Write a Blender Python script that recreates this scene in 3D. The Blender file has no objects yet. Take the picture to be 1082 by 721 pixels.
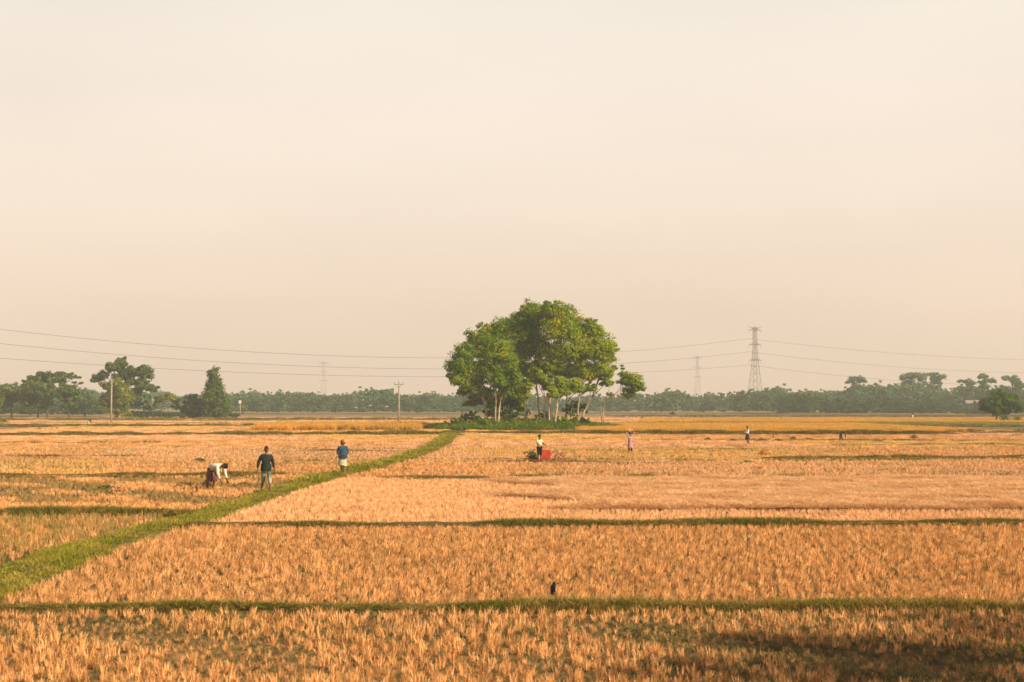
import bpy, bmesh, math, random
import numpy as np
from mathutils import Vector, Matrix
random.seed(7)
rng = np.random.default_rng(7)
R = math.radians
C = bpy.context.scene.collection
SC = bpy.context.scene

# ------------------------------------------------------------------ camera
F = 1486.0; CAMH = 3.3; HOR = 429.0
PITCH = math.atan((HOR - 360.5) / F)
cd = bpy.data.cameras.new('camera'); cam = bpy.data.objects.new('camera', cd); C.objects.link(cam)
cd.sensor_width = 36; cd.lens = F / 1082 * 36; cd.clip_end = 6000; cd.clip_start = .1
cam.location = (0, 0, CAMH); cam.rotation_euler = (R(90) + PITCH, 0, 0)
cd.dof.use_dof = True; cd.dof.focus_distance = 110; cd.dof.aperture_fstop = 2.8
SC.camera = cam

def ray(px, py):
    v = Vector(((px - 541) / F, -(py - 360.5) / F, -1))
    v.rotate(cam.rotation_euler); return v
def G(px, py):
    r = ray(px, py); t = -CAMH / r.z; return Vector((r.x * t, r.y * t, 0))
def P(px, py, Y):
    r = ray(px, py); t = Y / r.y; return Vector((r.x * t, Y, CAMH + r.z * t))
def mpp(Y): return Y / F      # metres per photo pixel at distance Y

# ------------------------------------------------------------------ world, sun, exposure
SUN_EL, SUN_AZ = 33.0, 58.0       # azimuth: degrees to the right of straight behind the camera
sv = Vector((math.sin(R(SUN_AZ)) * math.cos(R(SUN_EL)), -math.cos(R(SUN_AZ)) * math.cos(R(SUN_EL)), math.sin(R(SUN_EL))))
W = bpy.data.worlds.new('World'); SC.world = W; W.use_nodes = True
wn, wl = W.node_tree.nodes, W.node_tree.links
for n in list(wn): wn.remove(n)
out = wn.new('ShaderNodeOutputWorld'); bg = wn.new('ShaderNodeBackground'); bg.inputs['Strength'].default_value = .1
sky = wn.new('ShaderNodeTexSky'); sky.sky_type = 'NISHITA'; sky.sun_disc = False
sky.sun_elevation = R(SUN_EL); sky.sun_rotation = math.atan2(sv.x, sv.y); sky.dust_density = 6; sky.air_density = 1.2; sky.ozone_density = .6
tc = wn.new('ShaderNodeTexCoord'); sx = wn.new('ShaderNodeSeparateXYZ'); wl.new(tc.outputs['Generated'], sx.inputs[0])
rp = wn.new('ShaderNodeValToRGB'); wl.new(sx.outputs['Z'], rp.inputs[0])
el = rp.color_ramp.elements
def lin(r, g, b, k=1.0):
    f = lambda c: ((c / 255 + .055) / 1.055) ** 2.4 if c > 10 else c / 255 / 12.92
    return (f(r) * k, f(g) * k, f(b) * k, 1)
stops = [(0, lin(226, 194, 168)), (.05, lin(232, 204, 181)), (.14, lin(238, 219, 201)), (.22, lin(238, 223, 208)), (.30, lin(234, 225, 211)),
         (.42, lin(150, 146, 142)), (.6, lin(100, 100, 102)), (1, lin(70, 76, 88))]
el[0].position, el[0].color = stops[0]; el[1].position, el[1].color = stops[-1]
for p, c in stops[1:-1]:
    e = el.new(p); e.color = c
mul = wn.new('ShaderNodeVectorMath'); mul.operation = 'SCALE'; mul.inputs['Scale'].default_value = 10.0
nzs = wn.new('ShaderNodeTexNoise'); nzs.inputs['Scale'].default_value = 2.2; nzs.inputs['Detail'].default_value = 3
mps = wn.new('ShaderNodeMapping'); mps.inputs['Scale'].default_value = (1, 1, 3.5); wl.new(tc.outputs['Generated'], mps.inputs[0]); wl.new(mps.outputs[0], nzs.inputs['Vector'])
mrs = wn.new('ShaderNodeMapRange'); mrs.inputs['To Min'].default_value = 8.7; mrs.inputs['To Max'].default_value = 9.95; mrs.inputs['From Min'].default_value = .25; mrs.inputs['From Max'].default_value = .75
wl.new(nzs.outputs['Fac'], mrs.inputs['Value']); wl.new(mrs.outputs[0], mul.inputs['Scale'])
wl.new(rp.outputs[0], mul.inputs[0])
mx = wn.new('ShaderNodeMix'); mx.data_type = 'RGBA'; mx.inputs['Factor'].default_value = .9
wl.new(sky.outputs[0], mx.inputs['A']); wl.new(mul.outputs[0], mx.inputs['B'])
wl.new(mx.outputs['Result'], bg.inputs[0]); wl.new(bg.outputs[0], out.inputs[0])
sd = bpy.data.lights.new('sun', 'SUN'); sd.energy = 5.0; sd.angle = R(1.2); sd.color = (1, .80, .55)
sun = bpy.data.objects.new('sun', sd); C.objects.link(sun); sun.rotation_euler = sv.to_track_quat('Z', 'Y').to_euler(); sun.location = (30, -30, 60)
SC.view_settings.view_transform = 'Standard'; SC.view_settings.look = 'None'; SC.view_settings.gamma = 1
SC.view_settings.exposure = 0.36; SC.view_settings.use_curve_mapping = False
SC.cycles.max_bounces = 5; SC.cycles.diffuse_bounces = 3; SC.cycles.glossy_bounces = 1; SC.cycles.transmission_bounces = 3
SC.cycles.volume_bounces = 1; SC.cycles.transparent_max_bounces = 6

# ------------------------------------------------------------------ materials
MATS = {}
def mat(name, col, rough=.85, vary=None, scale=3.0, var2=None, transl=0.0, objrand=0.0, bands=None, isl=0.0, spec=.25):
    """col/vary: noise mix of two base colours; objrand / isl: brightness spread per instance / per leaf."""
    if name in MATS: return MATS[name]
    m = bpy.data.materials.new(name); m.use_nodes = True; n, l = m.node_tree.nodes, m.node_tree.links
    b = n['Principled BSDF']; b.inputs['Roughness'].default_value = rough; b.inputs['Specular IOR Level'].default_value = spec
    geo = n.new('ShaderNodeNewGeometry')
    def rgb(c):
        r = n.new('ShaderNodeRGB'); r.outputs[0].default_value = (*c[:3], 1); return r.outputs[0]
    cur = rgb(col)
    def mixin(a, c, fac):
        x = n.new('ShaderNodeMix'); x.data_type = 'RGBA'; l.new(a, x.inputs['A']); l.new(rgb(c) if not hasattr(c, 'links') else c, x.inputs['B'])
        l.new(fac, x.inputs['Factor']); return x.outputs['Result']
    def noise(vec, sc, det=3, lo=.38, hi=.62):
        t = n.new('ShaderNodeTexNoise'); t.inputs['Scale'].default_value = sc; t.inputs['Detail'].default_value = det
        l.new(vec, t.inputs['Vector'])
        mr = n.new('ShaderNodeMapRange'); mr.inputs['From Min'].default_value = lo; mr.inputs['From Max'].default_value = hi
        l.new(t.outputs['Fac'], mr.inputs['Value']); return mr.outputs[0]
    if vary: cur = mixin(cur, vary, noise(geo.outputs['Position'], scale))
    if bands:
        for (c, s, lo, hi) in bands:
            mp = n.new('ShaderNodeMapping'); mp.inputs['Scale'].default_value = s; l.new(geo.outputs['Position'], mp.inputs[0])
            cur = mixin(cur, c, noise(mp.outputs[0], 1.0, 4, lo, hi))
    def bright(cur, src, amt):
        mr = n.new('ShaderNodeMapRange'); mr.inputs['To Min'].default_value = 1 - amt; mr.inputs['To Max'].default_value = 1 + amt
        l.new(src, mr.inputs['Value']); s = n.new('ShaderNodeVectorMath'); s.operation = 'SCALE'
        l.new(cur, s.inputs[0]); l.new(mr.outputs[0], s.inputs['Scale']); return s.outputs[0]
    if objrand:
        oi = n.new('ShaderNodeObjectInfo'); 
        if var2: cur = mixin(cur, var2, oi.outputs['Random'])
        cur = bright(cur, oi.outputs['Random'], objrand)
    if isl:
        cur = bright(cur, geo.outputs['Random Per Island'], isl)
    l.new(cur, b.inputs['Base Color'])
    if transl:
        tb = n.new('ShaderNodeBsdfTranslucent'); l.new(cur, tb.inputs[0]); ms = n.new('ShaderNodeMixShader'); ms.inputs[0].default_value = transl
        l.new(b.outputs[0], ms.inputs[1]); l.new(tb.outputs[0], ms.inputs[2]); l.new(ms.outputs[0], n['Material Output'].inputs[0])
    MATS[name] = m; return m

M_ground = mat('field_soil', (.11, .080, .032), .95, vary=(.070, .075, .026), scale=1.6,
               bands=[((.40, .215, .085), (.02, .10, 1), .42, .6), ((.26, .19, .06), (.006, .045, 1), .5, .62)])
M_bund = mat('bund_soil', (.10, .085, .028), .95, vary=(.16, .10, .045), scale=1.3)
M_straw = mat('rice_straw', (.79, .395, .145), .7, vary=(.66, .325, .10), scale=.12, var2=(.82, .47, .20), objrand=.3, isl=.35, transl=.12)
M_straw_p = mat('pale_straw', (.84, .46, .22), .7, vary=(.72, .37, .145), scale=.4, var2=(.86, .51, .27), objrand=.25, isl=.3, transl=.1)
M_straw_g = mat('green_straw', (.42, .30, .10), .7, vary=(.30, .27, .07), scale=.3, var2=(.6, .33, .12), objrand=.15, isl=.3, transl=.25)
M_crop = mat('standing_rice', (.80, .43, .08), .7, vary=(.66, .40, .07), scale=.05, objrand=.15, isl=.2, transl=.3)
M_cropg = mat('green_rice', (.40, .33, .06), .7, vary=(.28, .27, .05), scale=.05, objrand=.2, isl=.2, transl=.3)
M_grass = mat('path_grass', (.27, .275, .025), .75, vary=(.44, .36, .06), scale=.9, objrand=.25, isl=.3, transl=.3)
M_grassd = mat('bund_grass', (.22, .20, .035), .8, vary=(.36, .26, .07), scale=.8, objrand=.25, isl=.3, transl=.3)
M_weed = mat('weed_leaf', (.17, .155, .055), .8, vary=(.30, .22, .09), scale=.7, objrand=.25, isl=.25, transl=.3)
M_bark = mat('pale_bark', (.55, .42, .28), .9, vary=(.34, .25, .16), scale=1.2)
M_barkd = mat('dark_bark', (.16, .11, .07), .9, vary=(.10, .07, .05), scale=2)
M_skin = mat('skin', (.17, .085, .05), .6)
M_hair = mat('hair', (.012, .010, .010), .6)
M_eye = mat('eye_white', (.45, .4, .35), .4)
M_steel = mat('galvanised_steel', (.26, .22, .19), .6)
M_wire = mat('conductor_metal', (.13, .11, .09), .7)
M_conc = mat('pole_concrete', (.42, .36, .25), .9, vary=(.33, .27, .18), scale=1.5)
M_white = mat('white_feather', (.80, .78, .72), .8)
M_black = mat('black_feather', (.015, .016, .022), .45)
M_beak = mat('beak', (.35, .22, .05), .5)
def cloth(name, c, c2=None, sc=6): return mat(name, c, .9, vary=c2, scale=sc)
def leafmat(name, c, c2, c3, tr=.35):
    return mat(name, c, .55, vary=c2, scale=.22, isl=.32, transl=tr, bands=[(c3, (.35, .35, .35), .55, .68)], spec=.08)
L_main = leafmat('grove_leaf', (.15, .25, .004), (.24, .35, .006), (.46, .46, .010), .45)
L_lit = leafmat('sunlit_yellow_green_leaf', (.23, .33, .005), (.34, .42, .006), (.58, .52, .010), .45)  # sun on the brighter crowns put into leaf colour; bright bushes share it
L_dark = leafmat('shaded_dark_leaf', (.055, .115, .008), (.085, .16, .010), (.13, .21, .015), .4)  # shade inside the grove put into leaf colour; dark bushes elsewhere share it
L_far = leafmat('hazed_far_leaf', (.105, .19, .085), (.15, .24, .095), (.22, .29, .10), .4)  # distance haze mixed into leaf colour, paler and bluer than near leaves
L_left = leafmat('village_leaf', (.09, .15, .028), (.14, .205, .032), (.22, .26, .04), .45)
L_shrub = leafmat('shrub_leaf', (.14, .22, .012), (.21, .28, .018), (.30, .33, .025), .45)

# ------------------------------------------------------------------ object helpers
def tag(o, label=None, cat=None, group=None, kind=None):
    if label: o['label'] = label
    if cat: o['category'] = cat
    if group: o['group'] = group
    if kind: o['kind'] = kind
    return o
def link(o, parent=None):
    C.objects.link(o)
    if parent: o.parent = parent
    return o
def empty(name, loc, rz=0):
    o = bpy.data.objects.new(name, None); o.location = loc; o.rotation_euler = (0, 0, rz); o.empty_display_size = .2
    return link(o)
def mesh_np(name, verts, faces, material, parent=None, smooth=False, linked=True):
    me = bpy.data.meshes.new(name); v = np.asarray(verts, dtype=np.float32); f = np.asarray(faces, dtype=np.int32)
    k = f.shape[1]
    me.vertices.add(len(v)); me.vertices.foreach_set('co', v.ravel())
    me.loops.add(f.size); me.loops.foreach_set('vertex_index', f.ravel())
    me.polygons.add(len(f)); me.polygons.foreach_set('loop_start', np.arange(0, f.size, k, dtype=np.int32))
    me.polygons.foreach_set('loop_total', np.full(len(f), k, dtype=np.int32))
    if smooth: me.polygons.foreach_set('use_smooth', np.ones(len(f), dtype=bool))
    me.update(calc_edges=True); me.validate()
    me.materials.append(material)
    o = bpy.data.objects.new(name, me)
    if linked: link(o, parent)
    return o
def bm_obj(name, bm, material, parent=None, smooth=True):
    me = bpy.data.meshes.new(name); bm.to_mesh(me); bm.free(); me.materials.append(material)
    if smooth:
        me.polygons.foreach_set('use_smooth', np.ones(len(me.polygons), dtype=bool))
    o = bpy.data.objects.new(name, me); return link(o, parent)
def tube(bm, pts, rad, seg=6, cap=True):
    pts = [Vector(p) for p in pts]
    if not hasattr(rad, '__len__'): rad = [rad] * len(pts)
    rings = []
    for i, p in enumerate(pts):
        d = (pts[min(i + 1, len(pts) - 1)] - pts[max(i - 1, 0)]).normalized()
        a = d.cross(Vector((0, 0, 1)) if abs(d.z) < .9 else Vector((0, 1, 0))).normalized(); b = d.cross(a)
        rings.append([bm.verts.new(p + (a * math.cos(t) + b * math.sin(t)) * rad[i]) for t in [2 * math.pi * k / seg for k in range(seg)]])
    for r0, r1 in zip(rings, rings[1:]):
        for k in range(seg): bm.faces.new((r0[k], r0[(k + 1) % seg], r1[(k + 1) % seg], r1[k]))
    if cap: bm.faces.new(rings[0][::-1]); bm.faces.new(rings[-1])
def box(bm, c, s, rot=None):
    vs = []
    for dx in (-.5, .5):
        for dy in (-.5, .5):
            for dz in (-.5, .5):
                v = Vector((dx * s[0], dy * s[1], dz * s[2]))
                if rot: v = rot @ v
                vs.append(bm.verts.new(Vector(c) + v))
    for f in ((0, 1, 3, 2), (4, 6, 7, 5), (0, 4, 5, 1), (2, 3, 7, 6), (0, 2, 6, 4), (1, 5, 7, 3)):
        bm.faces.new([vs[i] for i in f])
def ellip(bm, c, r, seg=12, rings=8, rot=None):
    m = Matrix.Translation(Vector(c)) @ (rot.to_4x4() if rot else Matrix()) @ Matrix.Diagonal((*r, 1))
    bmesh.ops.create_uvsphere(bm, u_segments=seg, v_segments=rings, radius=1, matrix=m)

# ---- scatter: one object whose geometry nodes place clump variants on points
def scatter(name, label, pts, rots, scales, idx, protos, kind='stuff'):
    n = len(pts)
    me = bpy.data.meshes.new(name); me.vertices.add(n); me.vertices.foreach_set('co', np.asarray(pts, np.float32).ravel())
    a = me.attributes.new('rot', 'FLOAT_VECTOR', 'POINT'); a.data.foreach_set('vector', np.asarray(rots, np.float32).ravel())
    a = me.attributes.new('scl', 'FLOAT_VECTOR', 'POINT'); a.data.foreach_set('vector', np.asarray(scales, np.float32).ravel())
    a = me.attributes.new('pick', 'INT', 'POINT'); a.data.foreach_set('value', np.asarray(idx, np.int32))
    o = bpy.data.objects.new(name, me); link(o)
    col = bpy.data.collections.new(name + '_clumps')
    for p in protos: col.objects.link(p)
    ng = bpy.data.node_groups.new(name + '_scatter', 'GeometryNodeTree')
    ng.interface.new_socket('Geometry', in_out='INPUT', socket_type='NodeSocketGeometry')
    ng.interface.new_socket('Geometry', in_out='OUTPUT', socket_type='NodeSocketGeometry')
    N, L = ng.nodes, ng.links
    gi, go = N.new('NodeGroupInput'), N.new('NodeGroupOutput')
    ci = N.new('GeometryNodeCollectionInfo'); ci.inputs['Collection'].default_value = col
    ci.inputs['Separate Children'].default_value = True; ci.inputs['Reset Children'].default_value = True
    ip = N.new('GeometryNodeInstanceOnPoints')
    L.new(gi.outputs[0], ip.inputs['Points']); L.new(ci.outputs[0], ip.inputs['Instance'])
    ip.inputs['Pick Instance'].default_value = True
    def at(nm, ty):
        q = N.new('GeometryNodeInputNamedAttribute'); q.data_type = ty; q.inputs['Name'].default_value = nm; return q.outputs[0]
    L.new(at('pick', 'INT'), ip.inputs['Instance Index']); L.new(at('scl', 'FLOAT_VECTOR'), ip.inputs['Scale'])
    er = N.new('FunctionNodeEulerToRotation'); L.new(at('rot', 'FLOAT_VECTOR'), er.inputs[0]); L.new(er.outputs[0], ip.inputs['Rotation'])
    L.new(ip.outputs[0], go.inputs[0])
    md = o.modifiers.new('scatter', 'NODES'); md.node_group = ng
    tag(o, label, kind=kind)
    return o

def blades(n, spread, h, w, lean, bend=.15, curl=0, seed=0, area=0.0, hills=1, hs=0.2):
    """tuft(s) of bent flat blades, two quads + tip each -> verts, quad faces"""
    r = np.random.default_rng(seed); V = []; Fc = []
    for hi in range(hills * hills):
        ox = ((hi % hills) - (hills - 1) / 2) * hs + r.normal(0, hs * .1) * (hills > 1)
        oy = ((hi // hills) - (hills - 1) / 2) * hs + r.normal(0, hs * .1) * (hills > 1)
        hk = r.uniform(.75, 1.2) if hills > 1 else 1
        for i in range(n):
            a = r.uniform(0, 2 * math.pi); q = spread * math.sqrt(r.uniform())
            bx, by = ox + q * math.cos(a), oy + q * math.sin(a)
            hh = h * r.uniform(.6, 1.15) * hk; la = lean * r.uniform(.2, 1.2)
            dx, dy = math.cos(a) * la, math.sin(a) * la
            t = r.uniform(0, 2 * math.pi); wx, wy = math.cos(t) * w / 2, math.sin(t) * w / 2
            if r.uniform() < bend: dx *= 2.6; dy *= 2.6; hh *= .75
            pts = [(0, 0, 0), (dx * .45, dy * .45, .55), (dx * (1 + curl), dy * (1 + curl), 1 - curl * .35)]
            s = len(V)
            for k, (x, y, z) in enumerate(pts):
                ww = (1, .85, .45)[k]
                V.append((bx + x * hh - wx * ww, by + y * hh - wy * ww, z * hh)); V.append((bx + x * hh + wx * ww, by + y * hh + wy * ww, z * hh))
            Fc += [(s, s + 1, s + 3, s + 2), (s + 2, s + 3, s + 5, s + 4)]
    return V, Fc
def protos(base, m, k, **kw):
    res = []
    for i in range(k):
        V, Fc = blades(seed=hash(base) % 1000 * 0 + i * 17 + len(base), **kw)
        res.append(mesh_np(base, V, Fc, m, linked=False))
    return res

# ------------------------------------------------------------------ the ground and its banks
gs = 1250
xs = np.concatenate([np.linspace(-gs, -60, 20), np.linspace(-55, 55, 90), np.linspace(60, gs, 20)])
ys = np.concatenate([np.linspace(-120, 10, 8), np.linspace(12, 120, 110), np.linspace(125, gs, 60)])
XX, YY = np.meshgrid(xs, ys); ZZ = .012 * np.sin(XX * 1.7 + 2 * np.sin(YY * .9)) * np.cos(YY * 1.3)
ZZ -= .012
V = np.stack([XX, YY, ZZ], -1).reshape(-1, 3); nx, ny = len(xs), len(ys)
ii = (np.arange(ny - 1)[:, None] * nx + np.arange(nx - 1)[None]).ravel()
tag(mesh_np('ground', V, np.stack([ii, ii + 1, ii + nx + 1, ii + nx], 1), M_ground, smooth=True),
    'flat harvested rice fields reaching to the far trees', kind='structure')

def poly_sample(pts, step):
    out = []
    for a, b in zip(pts, pts[1:]):
        n = max(1, int((b - a).length / step))
        for i in range(n): out.append(a.lerp(b, i / n))
    out.append(pts[-1]); return out
def wob(x, s): return math.sin(x * .9 + s) * .5 + math.sin(x * 2.3 + s * 2.1) * .3 + math.sin(x * 5.1 + s * 3) * .2
BANKS = []   # (polyline, half width) for keeping stubble off
def bank(name, label, pts, width, h, material, kind='structure', step=.5, wv=.15):
    pts = [Vector((p[0], p[1], 0)) for p in pts]
    pl = poly_sample(pts, step); V = []; Fc = []; prof = [(-1, -.05), (-.7, .65), (-.3, 1), (.3, 1), (.7, .65), (1, -.05)]
    wid = width if hasattr(width, '__len__') else [width] * 2
    N = len(pl); ws = []
    for i, p in enumerate(pl):
        d = (pl[min(i + 1, N - 1)] - pl[max(i - 1, 0)]).normalized(); nrm = Vector((-d.y, d.x, 0))
        w = (wid[0] + (wid[1] - wid[0]) * i / (N - 1)) * (1 + wv * wob(i * step, 1.3)); ws.append(w / 2)
        off = wv * .35 * wob(i * step * .5, 4.2 + h * 31)
        tp_ = min(1, (min(i, N - 1 - i) * step + .2) / (3.5 if pts[0].y < 80 else 8)); tp_ = .15 + .85 * tp_
        for (u, z) in prof:
            q = p + nrm * (u * w / 2 + off * .5); V.append((q.x, q.y, z * h * tp_ * (1 + .35 * wob(i * step * 1.3, u * 3)) * (.62 + .38 * max(-1, min(1, 1.8 * wob(q.x * .23, h * 9 + p.y)))) - .02))
    k = len(prof)
    for i in range(N - 1):
        for j in range(k - 1): Fc.append((i * k + j, i * k + j + 1, (i + 1) * k + j + 1, (i + 1) * k + j))
    o = mesh_np(name, V, Fc, material, smooth=True); tag(o, label, kind=kind)
    BANKS.append((np.array([[p.x, p.y] for p in pl]), np.array(ws), h)); return o
def bank_grass(name, label, b, per_m, material, h, protos_, spill=1.05, sc=(.7, 1.3)):  # grass denser in some stretches than others
    pl, ws, bh = b; pts = []; 
    seg = np.linalg.norm(np.diff(pl, axis=0), axis=1); L = seg.sum(); n = int(L * per_m)
    i = rng.choice(len(seg), n, p=seg / L); t = rng.uniform(0, 1, n)
    d = (pl[i + 1] - pl[i]) / seg[i, None]; nr = np.stack([-d[:, 1], d[:, 0]], 1)
    u = rng.uniform(-1, 1, n) * spill
    q = pl[i] + (pl[i + 1] - pl[i]) * t[:, None] + nr * (u * ws[i])[:, None]
    z = bh * np.clip(1 - np.abs(u) ** 3, 0, 1) * .9 - .02
    s = rng.uniform(*sc, n)[:, None] * np.ones(3)
    clump = .75 + .5 * np.clip(np.sin(q[:, 0] * 1.1 + 3 * np.sin(q[:, 1] * .4)) + np.sin(q[:, 0] * .37), -1, 1)
    s[:, 2] *= clump
    rots = np.stack([rng.normal(0, .12, n), rng.normal(0, .12, n), rng.uniform(0, 6.28, n)], 1)
    return scatter(name, label, np.column_stack([q, z]), rots, s, rng.integers(0, len(protos_), n), protos_)

PATHPX = [(-70, 642), (0, 616), (50, 596), (100, 577), (150, 563), (200, 551), (250, 534), (300, 518), (350, 504), (400, 492), (430, 484), (452, 476), (468, 467), (476, 459)]
PATH = [G(*p) for p in PATHPX]
gr_short = protos('grass_tuft', M_grass, 5, n=16, spread=.07, h=.10, w=.010, lean=.7, curl=.3)
gr_dark = protos('bank_grass_tuft', M_grassd, 5, n=18, spread=.08, h=.12, w=.012, lean=.8, curl=.3)
gr_far = protos('far_grass_tuft', M_grass, 4, n=26, spread=.30, h=.20, w=.04, lean=.7, curl=.3)
gr_fard = protos('far_bank_tuft', M_grassd, 4, n=26, spread=.30, h=.20, w=.04, lean=.7, curl=.3)

bank('path', 'raised green footpath running diagonally away to the grove', PATH, (1.15, 1.2), .08, M_bund)
bank_grass('path_grass', 'bright green grass covering the raised footpath', BANKS[-1], 95, M_grass, .1, gr_short, 1.35, (.6, 1.35))
pp = BANKS[-1]
def far_part(b, ymin):
    k = b[0][:, 1] > ymin; return (b[0][k], b[1][k[:len(b[1])]], b[2])
bank_grass('far_path_grass', 'green grass on the distant end of the footpath', far_part(pp, 60), 22, M_grass, .1, gr_far, 1.0)

def hb(pxs, width, h, glabel, dens, far=False, mat_=M_bund, g=None, sc=(.7, 1.3)):
    pts = [G(*p) for p in pxs]
    bank('field_bank', 'low earth bank between rice fields, %s' % glabel, pts, width, h, mat_, step=.5 if pts[0].y < 80 else 2)
    if dens:
        bank_grass('bank_grass', 'grass on the low earth bank %s' % glabel, BANKS[-1], dens, None, .1, g or (gr_fard if far else gr_dark), 1.1, sc)
hb([(-120, 645), (250, 645), (541, 645), (1200, 646)], .62, .10, 'nearest the camera, across the whole width', 170, sc=(.6, 1.15))
hb([(196, 557), (400, 558), (700, 557), (1180, 554)], .7, .15, 'second from the camera, right of the path', 140, sc=(.6, 1.2))
hb([(-90, 546), (100, 546), (205, 546)], .9, .2, 'left of the path near its bend', 130, sc=(.8, 1.4))
hb([(-60, 505.5), (150, 505), (300, 504)], .7, .2, 'left, behind the stooping worker', 60)
hb([(300, 490), (380, 489), (415, 489)], .5, .17, 'short one left of the path', 14)
hb([(235, 477.5), (345, 477), (445, 477)], .7, .24, 'bare and dark, behind the two walking men', 5, mat_=mat('bare_bank_soil', (.16, .085, .035), .95))
hb([(-40, 461), (120, 461), (300, 460.5), (478, 459)], 2.0, .30, 'long one level with the grove on the left', 60, far=True)
hb([(455, 488), (600, 489), (780, 489)], .6, .22, 'right of the path in front of the shirted worker', 8, mat_=MATS['bare_bank_soil'])
hb([(806, 487.5), (950, 486), (1160, 485)], .8, .24, 'far right, green topped', 60, far=False)
hb([(400, 507.5), (560, 507.5), (690, 507.5)], .6, .2, 'thin one in the middle field', 40)
hb([(722, 507), (800, 507), (905, 506)], .6, .2, 'thin one behind the laid straw', 30)
hb([(560, 478), (690, 477.5)], .5, .17, 'faint one near the headload carrier', 8)
hb([(600, 466), (700, 466), (880, 466.5), (1160, 467)], 1.0, .24, 'faint one at the right worker', 6)
hb([(470, 457.5), (560, 459), (640, 458.5)], 1.6, .22, 'in front of the grove', 50, far=True)
hb([(622, 459.5), (800, 460), (1006, 460)], 1.6, .42, 'dark edge in front of the golden crop', 60, far=True)
hb([(700, 477), (760, 476.5), (800, 476)], .5, .16, 'thin one below the white-shirted worker', 20)
hb([(-60, 470), (60, 469.5), (170, 469)], .6, .2, 'faint one far left', 25)
hb([(880, 472), (960, 472), (1160, 471)], .6, .2, 'faint one below the dark red worker', 25)
hb([(-60, 484), (60, 484), (150, 483.5)], .5, .15, 'faint one nearer at far left', 25)
hb([(1000, 458), (1160, 459)], 2.0, .4, 'far right corner', 5, far=True)
hb([(700, 448.5), (900, 449.5), (1160, 452)], 5.0, .25, 'distant green strip at right', 50, far=True)
hb([(-60, 451), (100, 451), (330, 451)], 2.0, .35, 'distant one at left', 20, far=True)
hb([(640, 441), (900, 441), (1160, 441)], 6.0, .7, 'last brown one before the trees', 40, far=True)
hb([(-60, 445), (250, 444.5), (480, 444.5)], 4.0, .6, 'last brown one before the left trees', 30, far=True)

bankpts = np.concatenate([b[0] for b in BANKS[:9]]); bankw = np.concatenate([b[1][:len(b[0])] for b in BANKS[:9]])
def keep_off(q, extra=.03):
    k = np.ones(len(q), bool)
    for (pl, ws, h) in BANKS:
        y0, y1 = pl[:, 1].min() - 2, pl[:, 1].max() + 2
        sel = np.where(k & (q[:, 1] > y0) & (q[:, 1] < y1))[0]
        if not len(sel): continue
        A, B = pl[:-1], pl[1:]; st = max(1, len(A) // 120)
        for s in range(0, len(sel), 4000):
            ss = sel[s:s + 4000]; p = q[ss][:, None]; ab = (B - A)[None]
            t = np.clip(((p - A[None]) * ab).sum(-1) / (ab ** 2).sum(-1), 0, 1)
            d = np.linalg.norm(p - (A[None] + ab * t[..., None]), axis=-1); j = d.argmin(1)
            k[ss[d[np.arange(len(ss)), j] < ws[np.minimum(j, len(ws) - 1)] + extra]] = False
    return k
pathY = np.array([p.y for p in PATH]); pathX = np.array([p.x for p in PATH])
def path_x(y): return np.interp(y, pathY, pathX)
def grid(x0, x1, y0, y1, sp, rot=0, jit=.18):
    """rows of planted hills inside a rectangle clipped to what the lens can see plus a margin"""
    L = max(x1 - x0, y1 - y0) * 1.5; g = np.arange(-L / 2, L / 2, sp); X, Y = np.meshgrid(g, g)
    X = X + (np.round(Y / sp) % 2) * sp / 2
    X = X.ravel() + rng.normal(0, sp * jit, X.size); Y = Y.ravel() + rng.normal(0, sp * jit, Y.size)
    c, s = math.cos(rot), math.sin(rot); q = np.stack([X * c - Y * s + (x0 + x1) / 2, X * s + Y * c + (y0 + y1) / 2], 1)
    k = (q[:, 0] > x0) & (q[:, 0] < x1) & (q[:, 1] > y0) & (q[:, 1] < y1)
    q = q[k]; return q[np.abs(q[:, 0]) < q[:, 1] * .40 + 2.5]
def vnoise(q, sc, s=0):
    x, y = q[:, 0] * sc, q[:, 1] * sc
    return (np.sin(x + 1.7 * np.sin(y * 1.3 + s) + s) + np.sin(y * 1.1 - x * .6 + 2 * np.sin(x * .7 + s * 2)) + np.sin(2.3 * x + 1.9 * y + s)) / 3
rowmod = lambda q: .72 + .38 * np.clip(vnoise(q * np.array([.35, 2.6]), 1.0, 3) * 1.6, -1, 1)
def stubble(name, label, q, protos_, h=(.8, 1.2), tilt=.10, lean=(.0, .0), patch=1.0, xs=None, extra=.03):
    q = q[keep_off(q, extra)]; n = len(q)
    s = rng.uniform(*h, n)[:, None] * np.ones(3); s[:, :2] *= patch
    s[:, 2] *= 1 + .18 * vnoise(q, .9, 2)
    if xs is not None: s *= xs(q)[:, None]
    rots = np.stack([rng.normal(lean[0], tilt, n), rng.normal(lean[1], tilt, n), rng.uniform(-.4, .4, n) if patch != 1.0 or lean != (0, 0) else rng.uniform(0, 6.28, n)], 1)
    return scatter(name, label, np.column_stack([q, np.full(n, -.01)]), rots, s, rng.integers(0, len(protos_), n), protos_)

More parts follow.
